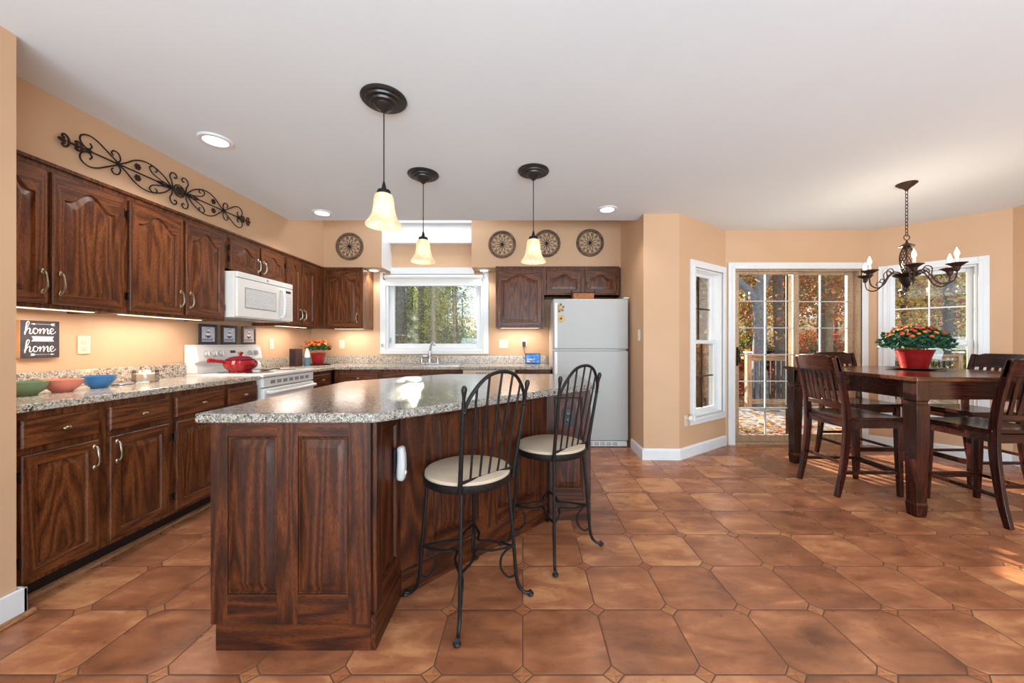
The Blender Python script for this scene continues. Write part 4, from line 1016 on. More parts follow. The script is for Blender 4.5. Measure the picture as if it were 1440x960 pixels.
t = thing('knife_block', 'small dark wooden block with black inset in the counter corner', 'knife block', (-2.66, 4.38, CZ), -.2)
MB().box(-.045, .045, -.05, .05, 0, .205).obj('block', M['basket_rim'], t, smooth=False, bevel=.004)
MB().box(-.030, .030, -.054, -.0505, .03, .185).obj('inset', M['black_pl'], t, smooth=False, bevel=.002)
t = thing('soap_bottle', 'slim white bottle with blue base beside the dark wooden block', 'bottle', (-2.57, 4.455, CZ))
MB().lathe([(.026, 0), (.030, .004), (.030, .10)], 20).obj('base', plain('slate_blue_plastic', (.08, .16, .24, 1), .3), t)
MB().lathe([(.029, .1005), (.024, .16), (.012, .185), (.012, .205), (0, .207)], 20).obj('bottle_top', M['white_pl'], t)
# smart display and charger
t = thing('smart_display', 'small tablet display with glowing blue screen on the back counter', 'tablet', (.132, 4.895, CZ), -.05)
b = MB().extr([(-.010, .004), (.005, .004), (.020, .135), (.008, .138)], -.098, .098, 'x'); b.obj('bezel', M['black_pl'], t, smooth=False, bevel=.003)
b = MB(); b.add([(-.088, -.0105+.0012, .016), (.088, -.0093, .016), (.088, .0058, .128), (-.088, .0058, .128)], [(0, 1, 2, 3)])
sc_ = b.obj('screen', M['screen'], t, smooth=False)
sc_.location = (0, -.0018, 0)
for k, (x0, x1, z) in enumerate(((-.078, -.035, .118), (-.078, .03, .064), (-.078, -.01, .052), (-.078, -.045, .038), (-.078, -.03, .027))):
    yy = -.0093+(z-.016)*.135-.0024
    MB().box(x0, x1, yy-.0004, yy, z-.003, z+.003).obj('screen_text', M['lettering'], sc_, smooth=False) if k else None
MB().extr([(.0, 0), (.06, 0), (.015, .10)], -.05, .05, 'x').obj('stand', M['black_pl'], t, smooth=False)
t = thing('charger', 'black plug charger hanging on the back wall above the tablet', 'charger', (.018, 4.990, 1.175))
MB().box(-.022, .022, -.045, -.0015, -.035, .035).obj('plug', M['black_pl'], t, smooth=False, bevel=.010)
MB().tube(catmull([(0, -.03, -.03), (.005, -.035, -.10), (.03, -.05, -.18), (.025, -.07, -.245), (.06, -.075, -.2555)]), .003, 6).obj('cord', M['black_pl'], t)

# under-cabinet lights
def uc(loc, rotz, w, label, p):
    t = thing('under_cabinet_light', label, 'light', loc, rotz, 'under-cabinet strip lights')
    MB().box(0, w, -.02, .02, -.012, 0).obj('housing', M['white_pl'], t, smooth=False)
    MB().box(.01, w-.01, -.016, .016, -.016, -.0125).obj('diffuser', M['uc_bulb'], t, smooth=False)
    R = Matrix.Rotation(rotz, 3, 'Z'); c = Vector(loc)+R @ Vector((w/2, 0, -.022))
    area('under_cabinet_glow', c, (0, 0, rotz), w*.95, .18, p*.72, (1, .88, .78))
UCZ = UZ0+.0165
uc((-2.62, 1.70, UCZ), RL, .58, 'warm strip light under the cabinet above the home sign', 5)
uc((-2.62, 2.42, UCZ), RL, .62, 'warm strip light under the cabinet left of the microwave', 5)
uc((-2.62, 3.96, UCZ), RL, .55, 'warm strip light under the corner cabinet right of the microwave', 4.5)
uc((-2.42, 4.80, UCZ), 0, .38, 'warm strip light under the cabinet left of the window', 4)
uc((-.29, 4.80, UCZ+.01), 0, .50, 'warm strip light under the cabinet right of the window', 4.5)

# ================================================================ WALL DECOR
def wheel(x, z, label, mw):
    t = thing('wheel_wall_art', label, 'wall art', (x, 4.6795, z), 0, 'round wheel wall hangings over the cabinets'); R = .172
    b = MB(); n = 48; prof = [(R, -.001), (R, -.016), (R-.008, -.022), (R-.024, -.022), (R-.032, -.016), (R-.032, -.001)]
    vs = []; fs = []; m = len(prof)
    for k in range(n):
        a = 2*PI*k/n
        for r, y in prof: vs.append((r*math.cos(a), y, r*math.sin(a)))
    for k in range(n):
        for j in range(m): fs.append((k*m+j, k*m+(j+1) % m, ((k+1) % n)*m+(j+1) % m, ((k+1) % n)*m+j))
    b.add(vs, fs); b.obj('rim', mw, t)
    b = MB(); r1 = R-.032
    for k in range(12):
        a = 2*PI*k/12
        for s_ in (-1, 1):
            P = [(0, 0), (.25, .12*s_), (.52, .235*s_), (.80, .17*s_), (1.0, 0)]
            pts = [(r1*(u*math.cos(a)-v*math.sin(a)), -.010, r1*(u*math.sin(a)+v*math.cos(a))) for u, v in P]
            b.tube(catmull(pts, 4), .0022, 5)
        for s_ in (-1, 1):
            P = [(.52, .235*s_), (.75, .27*s_), (1.0*math.cos(PI/12), math.sin(PI/12)*s_)]
            b.tube(catmull([(r1*(u*math.cos(a)-v*math.sin(a)), -.010, r1*(u*math.sin(a)+v*math.cos(a))) for u, v in P], 3), .0018, 5)
    b.obj('wire_petals', M['bronze'], t)
    MB().ball((0, -.014, 0), .016, 12, 8, (1, .6, 1)).obj('hub', M['iron'], t)
for x, z, l in ((-2.165, 2.395, 'round wood-rimmed wire flower wheel left of the kitchen window, alone'), (-.257, 2.420, 'round wire flower wheel nearest the right side of the window'),
                (.300, 2.432, 'round wire flower wheel behind the right pendant shade'), (.843, 2.440, 'round wire flower wheel farthest right, over the refrigerator')):
    wheel(x, z, l, M['ring_wood'])
# long iron scroll on the left soffit; s along the wall, v up
t = thing('scroll_wall_art', 'long black wrought iron scroll hung on the wall above the left cabinets', 'wall art', (-2.4995, 2.70, 2.283), RL)
Y_ = -.016
def pl(P, n=7): return catmull([(p[0], Y_, p[1]) for p in P], n)
b = MB()
for m_ in (-1, 1):
    f = lambda P: [(m_*p[0], p[1]) for p in P]
    b.tube([(m_*.05, Y_, 0), (m_*.60, Y_, 0)], .0048, 6)
    for u in (-1, 1):
        g = lambda P: f([(p[0], u*p[1]) for p in P])
        b.tube(pl(g([(.405, .004), (.46, .040), (.52, .078), (.565, .088), (.600, .070), (.605, .040), (.585, .015), (.560, .012), (.548, .030), (.558, .046)])), .0042, 6)   # heart
        b.tube(pl(g([(.41, .004), (.395, .03), (.405, .062), (.43, .070), (.445, .052), (.435, .038)])), .0040, 6)       # hook at the node
        b.tube(pl(g([(.405, .0), (.36, .030), (.31, .070), (.25, .092), (.18, .086), (.11, .052), (.062, .006)])), .0042, 6)   # long lens
        b.tube(pl(g([(.075, .006), (.14, .020), (.195, .040), (.215, .070), (.195, .086), (.170, .080), (.165, .062), (.178, .056)])), .0038, 6)   # inner curl
        b.tube(pl(g([(.052, .004), (.058, .045), (.072, .075), (.060, .105), (.034, .110), (.020, .092), (.030, .078), (.040, .084)])), .0042, 6)  # crown curl
        b.tube(pl(g([(.05, .002), (.10, .012), (.16, .004)])), .0035, 6)
    for sx in (.405, .56, .06): b.ball((m_*sx, Y_, 0), .010, 8, 6, (1.6, 1, 1))
b.tube([(.042*math.cos(a*PI/12), Y_, .042*math.sin(a*PI/12)) for a in range(24)], .0042, 6, closed=True)
b.obj('scrollwork', M['iron'], t)
def rose(par, x, z, r):
    b = MB()
    for ring in range(3):
        for k in range(6):
            a = 2*PI*(k/6)+ring*.5; rr = r*(1-.3*ring)
            b.ball((x+rr*.6*math.cos(a), Y_-.004-ring*.004, z+rr*.6*math.sin(a)), rr*.42, 7, 5, (1, .5, 1))
    b.obj('rosette', M['rust'], par)
rose(t, 0, 0, .034)
for m_ in (-1, 1):
    for u in (-1, 1): rose(t, m_*.295, u*.036, .022)
    b = MB()
    b.tube([(m_*.57, Y_, 0), (m_*.66, Y_, 0)], .006, 6)
    for x0, k in ((.605, .75), (.665, 1.0)):
        b.ball((m_*(x0+.022*k), Y_, 0), .014*k, 8, 6, (1.5, .6, .8))
        for u in (-1, 1): b.tube(pl([(m_*(x0-.01), 0), (m_*(x0-.004), u*.022*k), (m_*(x0+.012), u*.034*k), (m_*(x0+.022), u*.022*k), (m_*(x0+.010), u*.014*k)], 5), .0052, 6)
    b.obj('fleur_tip', M['rust'], t)
b = MB()
for x in (-.40, .06, .40): b.tube([(x, 0, 0), (x, Y_, 0)], .003, 6)
b.obj('mounting_peg', M['iron'], t)

# ================================================================ CEILING LIGHTS
def can(loc, label, p, r=.095, rot=(0, 0, 0), tilt=.0):
    t = thing('recessed_light', label, 'ceiling light', loc, 0, 'recessed downlights')
    MB().lathe([(r, 0), (r, -.005), (r*.93, -.011), (r*.72, -.012), (r*.66, -.004), (r*.62, -.0005)], 36, close=True).obj('trim_ring', M['white'], t)
    MB().lathe([(r*.62, -.002), (r*.60, -.009), (r*.4, -.015), (0, -.018)], 28).obj('bulb', M['can_bulb'], t)
    lamp('downlight', 'SPOT', (loc[0], loc[1], loc[2]-.03), p, (1, .95, .90), .05, spot=2.3)
can((-1.99, 2.42, H), 'recessed ceiling light nearest the iron scroll', 36)
can((-2.02, 3.76, H), 'recessed ceiling light in the far left kitchen corner', 24)
can((.83, 3.66, H), 'recessed ceiling light by the wall corner above the refrigerator', 17)
can((-1.93, 4.84, 2.1345), 'recessed light in the soffit left of the kitchen window', 8, .075)
can((-.50, 4.84, 2.1345), 'recessed light in the soffit right of the kitchen window', 8, .075)

def pendant(loc, zb, label):
    t = thing('pendant_light', label, 'pendant light', (loc[0], loc[1], H), 0, 'bell pendants over the island'); dz = zb-H
    MB().lathe([(.118, 0), (.120, -.008), (.112, -.016), (.098, -.018), (.094, -.026), (.074, -.028), (.070, -.037), (.050, -.040), (.042, -.052), (.022, -.062), (.010, -.075), (0, -.076)], 44).obj('canopy', M['canopy'], t)
    top = dz+.176
    MB().tube([(0, 0, -.07), (0, 0, top+.03)], .0035, 8).obj('cord', M['black_pl'], t)
    MB().lathe([(.004, top+.065), (.008, top+.05), (.014, top+.022), (.032, top+.016), (.036, top+.006), (.034, top-.004), (.026, top-.004)], 28).obj('socket_cap', M['iron'], t)
    prof = [(.034, .172), (.045, .166), (.051, .145), (.055, .10), (.062, .062), (.078, .030), (.094, .010), (.096, 0)]
    pin = [(r-.004, z) for r, z in prof[::-1]]
    MB().lathe([(r, z+dz) for r, z in prof+pin], 40, close=True).obj('glass_shade', M['shade'], t)
    MB().ball((0, 0, dz+.070), .026, 12, 8, (1, 1, 1.3)).obj('bulb', M['bulb'], t)
    lamp('pendant_glow', 'POINT', (loc[0], loc[1], zb+.045), 13, (1, .86, .68), .010)
pendant((-.747, 2.01), 1.812, 'nearest bell glass pendant light hanging over the island front')
pendant((-.775, 2.91), 1.815, 'middle bell glass pendant light in front of the kitchen window')
pendant((.082, 2.85), 1.802, 'right bell glass pendant light over the stools, before the wheel art')

# chandelier
t = thing('chandelier', 'six-arm dark bronze candle chandelier hanging over the dining table', 'chandelier', (3.168, 3.08, H))
cz = lambda z: z-H
MB().lathe([(.066, 0), (.068, -.006), (.055, -.014), (.050, -.022), (.028, -.036), (.014, -.05), (.008, -.062), (0, -.063)], 36).obj('canopy', M['rust'], t)
b = MB(); z = -.060; k = 0
while z > cz(2.085):
    P = [(.010*math.cos(a*PI/6)*(1 if k % 2 else 0), .010*math.cos(a*PI/6)*(0 if k % 2 else 1), z-.016+.019*math.sin(a*PI/6)) for a in range(12)]
    b.tube(P, .0026, 5, closed=True); z -= .0285; k += 1
b.obj('chain', M['rust'], t)
b = MB().tube([(.024*math.cos(a*PI/10), 0, cz(2.055)+.022*math.sin(a*PI/10)) for a in range(20)], .0035, 6, closed=True); b.obj('loop', M['rust'], t)
MB().lathe([(.005, cz(2.03)), (.010, cz(2.01)), (.050, cz(1.985)), (.052, cz(1.980)), (.02, cz(1.985))], 28).obj('top_cap', M['rust'], t)
b = MB()
for k in range(14):
    for s_ in (-1, 1):
        P = []
        for i in range(15):
            q = i/14; a = 2*PI*k/14+s_*q*2.4; r = .016+.034*math.sin(PI*min(1, q*1.02))**.8*(1-.35*q)
            P.append((r*math.cos(a), r*math.sin(a), cz(1.985)-q*.245))
        b.tube(P, .0022, 4)
b.obj('wire_cage', M['rust'], t)
MB().tube([(0, 0, cz(2.0)), (0, 0, cz(1.66))], .006, 8).obj('stem', M['rust'], t)
MB().lathe([(.088, cz(1.752)), (.080, cz(1.738)), (.048, cz(1.722)), (.040, cz(1.690)), (.020, cz(1.655)), (.008, cz(1.640)), (.015, cz(1.628)), (.013, cz(1.612)), (0, cz(1.605))], 36, wav=0).obj('centre_cup', M['bronze'], t)
for k in range(6):
    a = math.radians((50, 110, 175, 232, 292, 346)[k]); R = .285
    e = bpy.data.objects.new('arm', None); COL.objects.link(e); e.parent = t; e.rotation_euler = (0, 0, a)
    b = MB(); b.tube(catmull([(.045, 0, cz(1.76)), (.10, 0, cz(1.772)), (.135, 0, cz(1.735)), (.175, 0, cz(1.668)), (.225, 0, cz(1.642)), (.272, 0, cz(1.665)), (.285, 0, cz(1.715)), (.285, 0, cz(1.735))]), .0050, 8)
    b.tube(catmull([(.175, 0, cz(1.668)), (.150, 0, cz(1.72)), (.150, 0, cz(1.78)), (.118, 0, cz(1.80)), (.098, 0, cz(1.775)), (.112, 0, cz(1.755)), (.126, 0, cz(1.768))]), .0038, 6)
    b.tube(catmull([(.175, 0, cz(1.668)), (.160, 0, cz(1.70)), (.190, 0, cz(1.715)), (.205, 0, cz(1.695)), (.192, 0, cz(1.685))]), .0034, 6)
    b.obj('curved_tube', M['rust'], e)
    MB().lathe([(.008, cz(1.725)), (.016, cz(1.735)), (.022, cz(1.76)), (.045, cz(1.778)), (.058, cz(1.785)), (.056, cz(1.788)), (.040, cz(1.781)), (.012, cz(1.770)), (0, cz(1.770))], 30, (R, 0, 0), wav=.10, wn=5).obj('drip_pan', M['rust'], e)
    MB().lathe([(.011, cz(1.770)), (.011, cz(1.835)), (0, cz(1.836))], 16, (R, 0, 0)).obj('candle_sleeve', M['white_pl'], e)
    dim = k in (1,)
    MB().lathe([(.007, cz(1.836)), (.015, cz(1.855)), (.013, cz(1.872)), (.006, cz(1.890)), (.0015, cz(1.905)), (0, cz(1.906))], 14, (R, 0, 0)).obj('flame_bulb', M['bulb_dim'], e)
    lamp('candle_bulb_light', 'POINT', (3.168+R*math.cos(a), 3.08+R*math.sin(a), 1.93), 1.5, (1, .85, .66), .015)

# ================================================================ BAR STOOLS
def stool(loc, rot, label, first=None):
    if first: return dup(first, loc, rot, label)
    t = thing('bar_stool', label, 'bar stool', loc, rot, 'iron bar stools at the island')
    SZ = .575; R = .205
    MB().lathe([(R*.98, SZ-.02), (R, SZ-.012), (R, SZ+.012), (R*.985, SZ+.014), (R*.97, SZ+.010), (R*.97, SZ-.02)], 56, close=True).obj('seat_ring', M['iron'], t)
    MB().lathe([(R*.96, SZ-.008), (R*.965, SZ+.010), (R*.95, SZ+.026), (R*.80, SZ+.036), (0, SZ+.040)], 56).obj('seat_cushion', M['cushion'], t)
    # back faces local -y; legs at the four compass points, the back straddles the -y side
    for k in range(4):
        a = PI/4+k*PI/2
        o = bpy.data.objects.new('leg', None)
        c, s_ = math.cos(a), math.sin(a)
        P = [(.188, SZ-.01), (.196, SZ-.12), (.205, .35), (.216, .22), (.226, .10), (.238, .05), (.262, .022), (.288, .018), (.296, .024)]
        b = MB().tube(catmull([(r*c, r*s_, z) for r, z in P], 5), [.0085]*28+[.0075]*6+[.009]*5+[.012, .012], 8)
        b.ball((.292*c, .292*s_, .012), .014, 8, 6, (1.2, 1.2, .8))
        b.obj('leg', M['iron'], t)
    b = MB()
    for k in range(4):
        a0 = PI/4+k*PI/2; a1 = a0+PI/2
        p0 = Vector((.215*math.cos(a0), .215*math.sin(a0), .235)); p1 = Vector((.215*math.cos(a1), .215*math.sin(a1), .235)); m_ = (p0+p1)/2
        b.tube(catmull([p0, p0.lerp(m_, .5)*.72+Vector((0, 0, .066)), m_*.42+Vector((0, 0, .14)), p1.lerp(m_, .5)*.72+Vector((0, 0, .066)), p1]), .0065, 6)
        # scroll brace under
        c, s_ = math.cos(a0), math.sin(a0)
        b.tube(catmull([(.212*c, .212*s_, .24), (.16*c, .16*s_, .19), (.155*c, .155*s_, .13), (.19*c, .19*s_, .09), (.222*c, .222*s_, .10)]), .0055, 6)
    b.obj('stretcher', M['iron'], t)
    # back: two posts leaning out, hoop and spindles
    p = {}
    for s_ in (-1, 1):
        base_ = Vector((s_*.150, -.146, SZ-.015)); topv = Vector((s_*.178, -.215, 1.0))
        d = topv-base_
        b = MB().tube([base_, base_+d*.3, base_+d*.6, base_+d*.86, base_+d*.90, base_+d*.95, topv, topv+d*.03], [.0105, .0095, .0090, .0080, .0062, .0085, .0125, .006], 10)
        b.obj('back_post', M['iron'], t); p[s_] = (base_, d)
    f = lambda x, z: -.146-(z-SZ)*.170
    hz = .905
    hoop = catmull([(-.168, f(0, hz), hz), (-.150, f(0, .965)-.004, .965), (-.085, f(0, 1.035)-.01, 1.040), (0, f(0, 1.06)-.012, 1.062), (.085, f(0, 1.035)-.01, 1.040), (.150, f(0, .965)-.004, .965), (.168, f(0, hz), hz)], 8)
    b = MB().tube(hoop, .0080, 8)
    for s_ in (-1, 1): b.ball((s_*.168, f(0, hz), hz), .011, 8, 6)
    b.obj('back_hoop', M['iron'], t)
    MB().tube([(-.150, f(0, .60), .605), (.150, f(0, .60), .605)], .007, 8).obj('bottom_rail', M['iron'], t)
    for x in (-.100, -.050, 0, .050, .100):
        xt = x*1.22; q = min(hoop, key=lambda v: abs(v.x-xt))
        MB().tube([(x, f(0, .605), .605), (q.x, q.y, q.z)], .0052, 7).obj('spindle', M['iron'], t)
    return t
s1 = stool((-.256, 1.745, 0), PI/4, 'nearer iron bar stool with round cream seat and hooped spindle back')
stool((.166, 2.18, 0), PI/4, 'farther iron bar stool with round cream seat, by the island outlet', s1)

# ================================================================ DINING SET
t = thing('dining_table', 'square counter-height dark mahogany dining table in the bay', 'table', (2.63, 2.49, 0)); TW = 1.29
MB().box(0, TW, 0, TW, .925, .955).obj('tabletop', M['table_top'], t, smooth=False, bevel=.005)
b = MB(); i_ = .045; z0, z1 = .80, .9245
b.box(i_+.09, TW-i_-.09, i_, i_+.022, z0, z1).box(i_+.09, TW-i_-.09, TW-i_-.022, TW-i_, z0, z1).box(i_, i_+.022, i_+.09, TW-i_-.09, z0, z1).box(TW-i_-.022, TW-i_, i_+.09, TW-i_-.09, z0, z1)
b.obj('apron', M['mahog_x'], t, smooth=False)
for cx in (.028+.045, TW-.073):
    for cy in (.073, TW-.073):
        def sq(h, z): return [(cx+a*h, cy+c*h, z) for a, c in ((-1, -1), (1, -1), (1, 1), (-1, 1))]
        L = [sq(.045, .9245), sq(.045, .795), sq(.039, .785), sq(.039, .770), sq(.047, .760), sq(.047, .735), sq(.045, .60), sq(.036, .10), sq(.040, .085), sq(.036, .02), sq(.032, 0)]
        b = MB(); b.add([v for l in L for v in l], [(0, 1, 2, 3), tuple(len(L)*4-4+k for k in (3, 2, 1, 0))]+[(k*4+i, (k+1)*4+i, (k+1)*4+(i+1) % 4, k*4+(i+1) % 4) for k in range(len(L)-1) for i in range(4)])
        b.obj('leg', M['mahog_z'], t, smooth=False, bevel=.003)
def chair(loc, rot, label, first=None):
    if first: return dup(first, loc, rot, label)
    t = thing('dining_chair', label, 'chair', loc, rot, 'slat-back chairs around the dining table')
    X = Vector((1, 0, 0)); hw = .195
    # origin under the seat centre, faces +y; rear posts curve
    post = catmull([(0, -.285, 0), (0, -.245, .18), (0, -.215, .42), (0, -.210, .60), (0, -.225, .76), (0, -.262, .94), (0, -.300, 1.075)], 5)
    back_y = lambda z: min(post, key=lambda v: abs(v.z-z)).y
    for s_ in (-1, 1):
        MB().sweep([(s_*hw, v.y, v.z) for v in post], .030, [.036+.016*math.sin(PI*min(1, v.z/1.08)) for v in post], X).obj('rear_leg', M['mahog_z'], t, smooth=False, bevel=.004)
        MB().sweep([(s_*(hw-.002), .205, 0), (s_*(hw-.004), .195, .30), (s_*(hw-.006), .190, .585)], [.030, .038, .042], [.030, .038, .042], X).obj('front_leg', M['mahog_z'], t, smooth=False, bevel=.003)
    # saddle seat
    n = 10; vs = []
    for layer in (1, 0):
        for i in range(n+1):
            for j in range(n+1):
                u = -1+2*i/n; v = -1+2*j/n; x = u*(.222+.008*v); y = v*.220
                z = .612+(-.010*(1-u*u)*(1-v*v)+ .002) if layer else .588
                vs.append((x, y+.008, z))
    m = (n+1)**2; fs = []
    for i in range(n):
        for j in range(n):
            a = i*(n+1)+j; fs += [(a, a+n+1, a+n+2, a+1), (m+a, m+a+1, m+a+n+2, m+a+n+1)]
    for k in range(n):
        a = k; fs.append((a, a+1, m+a+1, m+a)); a = n*(n+1)+k; fs.append((a, m+a, m+a+1, a+1))
        a = k*(n+1); fs.append((a, m+a, m+a+n+1, a+n+1)); a = k*(n+1)+n; fs.append((a, a+n+1, m+a+n+1, m+a))
    MB().add(vs, fs).obj('seat', M['mahog_x'], t, bevel=.004)
    b = MB(); b.box(-hw+.02, hw-.02, .175, .198, .53, .587).box(-hw+.02, hw-.02, -.222, -.200, .53, .587).box(-hw-.012, -hw+.010, -.19, .18, .53, .587).box(hw-.010, hw+.012, -.19, .18, .53, .587)
    b.obj('seat_rail', M['mahog_x'], t, smooth=False)
    # crest rail
    top = []; nseg = 24
    for i in range(nseg+1):
        x = -hw-.015+(2*hw+.03)*i/nseg; q = abs(x)/(hw+.015); crest = 1.078+(.012 if q < .62 else (.012*(1-(q-.62)/.12) if q < .74 else (0 if q < .85 else .006)))
        bow = -.028*(1-q*q); top.append((x, crest, bow))
    vs = []; fs = []
    for (x, cr, bow) in top:
        for (z, dy) in ((.965, .012), (cr, .012), (cr, -.012), (.965, -.012)): vs.append((x, back_y(min(z, 1.07))+bow+dy, z))
    for i in range(nseg):
        for k in range(4): q = (k+1) % 4; fs.append((i*4+k, i*4+q, i*4+4+q, i*4+4+k))
    fs += [(3, 2, 1, 0), tuple(nseg*4+k for k in range(4))]
    MB().add(vs, fs).obj('crest_rail', M['mahog_x'], t, smooth=True, bevel=.003)
    b = MB(); P = [(x, back_y(.70)-.022*(1-(x/hw)**2), .70) for x in [(-hw+.01)+(2*hw-.02)*i/10 for i in range(11)]]
    b.sweep(P, .036, .022, Vector((0, 0, 1))); b.obj('lower_rail', M['mahog_x'], t, bevel=.003)
    for x in (-.128, -.077, -.026, .026, .077, .128):
        q = 1-(x/hw)**2
        MB().sweep([(x, back_y(z)-(.022+.006*(z-.7)/.27)*q, z) for z in (.70, .78, .86, .92, .98)], .026, .012, X).obj('slat', M['mahog_z'], t, smooth=False)
    for s_ in (-1, 1): MB().box(s_*(hw-.012), s_*(hw+.008), -.235, .195, .175, .198).obj('side_stretcher', M['mahog_x'], t, smooth=False)
    MB().box(-hw+.012, hw-.012, -.235, -.215, .24, .262).obj('rear_stretcher', M['mahog_x'], t, smooth=False)
    MB().box(-hw+.012, hw-.012, .185, .207, .165, .205).obj('front_stretcher', M['mahog_x'], t, smooth=False)
    return t
c1 = chair((2.705, 3.07, 0), -PI/2, 'dark slat-back chair at the near left side of the table, back to the kitchen')
chair((3.34, 3.715, 0), PI, 'dark slat-back chair at the far side, in front of the patio door', c1)
chair((3.93, 3.30, 0), PI/2, 'dark slat-back chair on the far right side, under the bay window', c1)
chair((3.285, 2.655, 0), 0, 'nearest dark slat-back chair at the right edge, legs in the sun streaks', c1)
# table plant
t = thing('charger_plate', 'dark round plate under the red pot on the dining table', 'plate', (3.42, 3.26, .9555))
MB().lathe([(.10, 0), (.165, .006), (.19, .012), (.188, .015), (.15, .008), (0, .006)], 44).obj('plate', M['bronze'], t)
fx = thing('potted_flowers', 'orange mums with dark green leaves in a red pot on the dining table', 'flowers', (3.42, 3.26, .9630))
MB().lathe([(.080, 0), (.086, .004), (.108, .105), (.122, .150), (.128, .165), (.120, .165), (.105, .11), (0, .11)], 36, wav=.035, wn=9).obj('pot', M['red_pot'], fx)
disc_leafs(MB(), 1800, (0, 0, .195), .24, .048, .60, 9, -.12).obj('foliage', M['leaf2'], fx, smooth=False)
blossoms(fx, 90, (0, 0, .225), .205, .14, .72, (0, 2, 2, 1))
# ================================================================ OUTSIDE
GZ = -.55
def terrain(x, y):
    d = max(0, y-9); h = GZ+.012*max(0, y-16)**1.6 if y > 16 else GZ
    h = GZ+.0035*d*d if d < 30 else GZ+.0035*900+(d-30)*.12
    return h+.12*math.sin(x*.45)*math.cos(y*.31)+.05*math.sin(x*1.3+y)
b = MB(); nx, ny = 60, 60; vs = []
for j in range(ny+1):
    for i in range(nx+1):
        x = -40+100*i/nx; y = 5.3+60*(j/ny)**1.5; vs.append((x, y, terrain(x, y)))
b.add(vs, [(j*(nx+1)+i, j*(nx+1)+i+1, (j+1)*(nx+1)+i+1, (j+1)*(nx+1)+i) for j in range(ny) for i in range(nx)])
structure(b.obj('ground', M['ground']))
# deck outside the bay
structure(MB().box(.3, 8.5, 4.55, 7.3, -.14, -.06).obj('deck_floor', M['deckfloor'], smooth=False))
rnd = random.Random(11)
b = MB()
for _ in range(2600):
    x, y = rnd.uniform(1.5, 8.3), rnd.uniform(4.7, 7.2)
    if rnd.random() > .35+.65*math.exp(-((y-5.3)/.6)**2): continue
    a = rnd.uniform(0, 6.3); s_ = rnd.uniform(.03, .06); tz = rnd.uniform(0, .02)
    b.mat(rnd.choice((0, 0, 1, 2)))
    b.add([(x+s_*math.cos(a+q*PI/2), y+s_*math.sin(a+q*PI/2)*.7, -.055+tz+(.012 if q % 2 else 0)) for q in range(4)], [(0, 1, 2, 3)])
tag(b.obj('fallen_leaves', [LEAF[2], LEAF[0], LEAF[1]], smooth=False), 'dry brown and orange leaves scattered over the deck boards', 'leaves', kind='stuff')
t = thing('deck_railing', 'weathered wooden deck railing with dark balusters beyond the patio door', 'railing', (0, 7.2, -.06))
for k, x in enumerate((4.35, 6.3, 8.4)):
    p = MB().box(x-.045, x+.045, -.045, .045, 0, 1.06).obj('post', M['deckpost'], t, smooth=False)
    MB().box(x-.06, x+.06, -.06, .06, 1.061, 1.09).obj('post_cap', M['white_pl'], p, smooth=False)
MB().box(4.40, 8.36, -.07, .07, 1.0, 1.035).box(4.40, 8.36, -.02, .02, .91, .999).obj('top_rail', M['deckwood'], t, smooth=False)
MB().box(4.40, 8.36, -.02, .02, .08, .17).obj('bottom_rail', M['deckwood'], t, smooth=False)
x = 4.47
bal = MB().box(-.010, .010, -.010, .010, .1705, .9095).mesh('baluster', M['black_pl'], smooth=False)
while x < 8.3: link('baluster', bal, t, (x, 0, 0)); x += .105
t = thing('deck_railing', 'unseen weathered railing added at the left deck end to streak the sunlight', 'railing', (0, 7.0, -.06))  # out-of-view railing, added so its balusters cut the sun into floor streaks
for x in (.55, 2.7): MB().box(x-.045, x+.045, -.045, .045, 0, 1.06).obj('post', M['deckpost'], t, smooth=False)
MB().box(.60, 2.65, -.07, .07, 1.0, 1.035).box(.60, 2.65, -.02, .02, .91, .999).obj('top_rail', M['deckwood'], t, smooth=False)
MB().box(.60, 2.65, -.02, .02, .08, .17).obj('bottom_rail', M['deckwood'], t, smooth=False)
x = .68
while x < 2.6: link('baluster', bal, t, (x, 0, 0), sc=(2.0, 2.0, 1)); x += .105

def trunk(b, x, y, z0, h, r, lean=0, seed=0):
    rr = random.Random(seed); P = []; px, py = x, y
    for i in range(9):
        q = i/8; P.append((px+lean*q*h, py, z0-.3+q*h)); px += rr.uniform(-.03, .03)*h/6
    b.tube(P, [r*(1-.55*i/8) for i in range(9)], 10)
    return P
def branches(b, P, n, L, r, seed):
    rr = random.Random(seed); E = []
    for k in range(n):
        i = rr.randint(3, 8); p = Vector(P[i]); a = rr.uniform(0, 2*PI); d = Vector((math.cos(a), math.sin(a), rr.uniform(.2, .8))).normalized()
        q = p+d*L*.5+Vector((0, 0, .1)); e = p+d*L*rr.uniform(.8, 1.2)+Vector((0, 0, L*.25)); b.tube([p, q, e], [r, r*.6, r*.25], 6); E += [q, e]
    return E
def crown(n, cs, R, size, seed, flat=.7):
    rr = random.Random(seed); b = MB()
    for _ in range(n):
        c = rr.choice(cs); d = Vector((rr.gauss(0, 1), rr.gauss(0, 1), rr.gauss(0, flat))); d = d.normalized()*R*rr.random()**.6
        p = Vector(c)+d; u = Vector((rr.uniform(-1, 1), rr.uniform(-1, 1), rr.uniform(-1, 1))).normalized(); v = u.orthogonal().normalized(); s_ = size*rr.uniform(.6, 1.3)
        b.add([p-u*s_*.5, p+v*s_*.32, p+u*s_*.5, p-v*s_*.32], [(0, 1, 2, 3)])
    return b
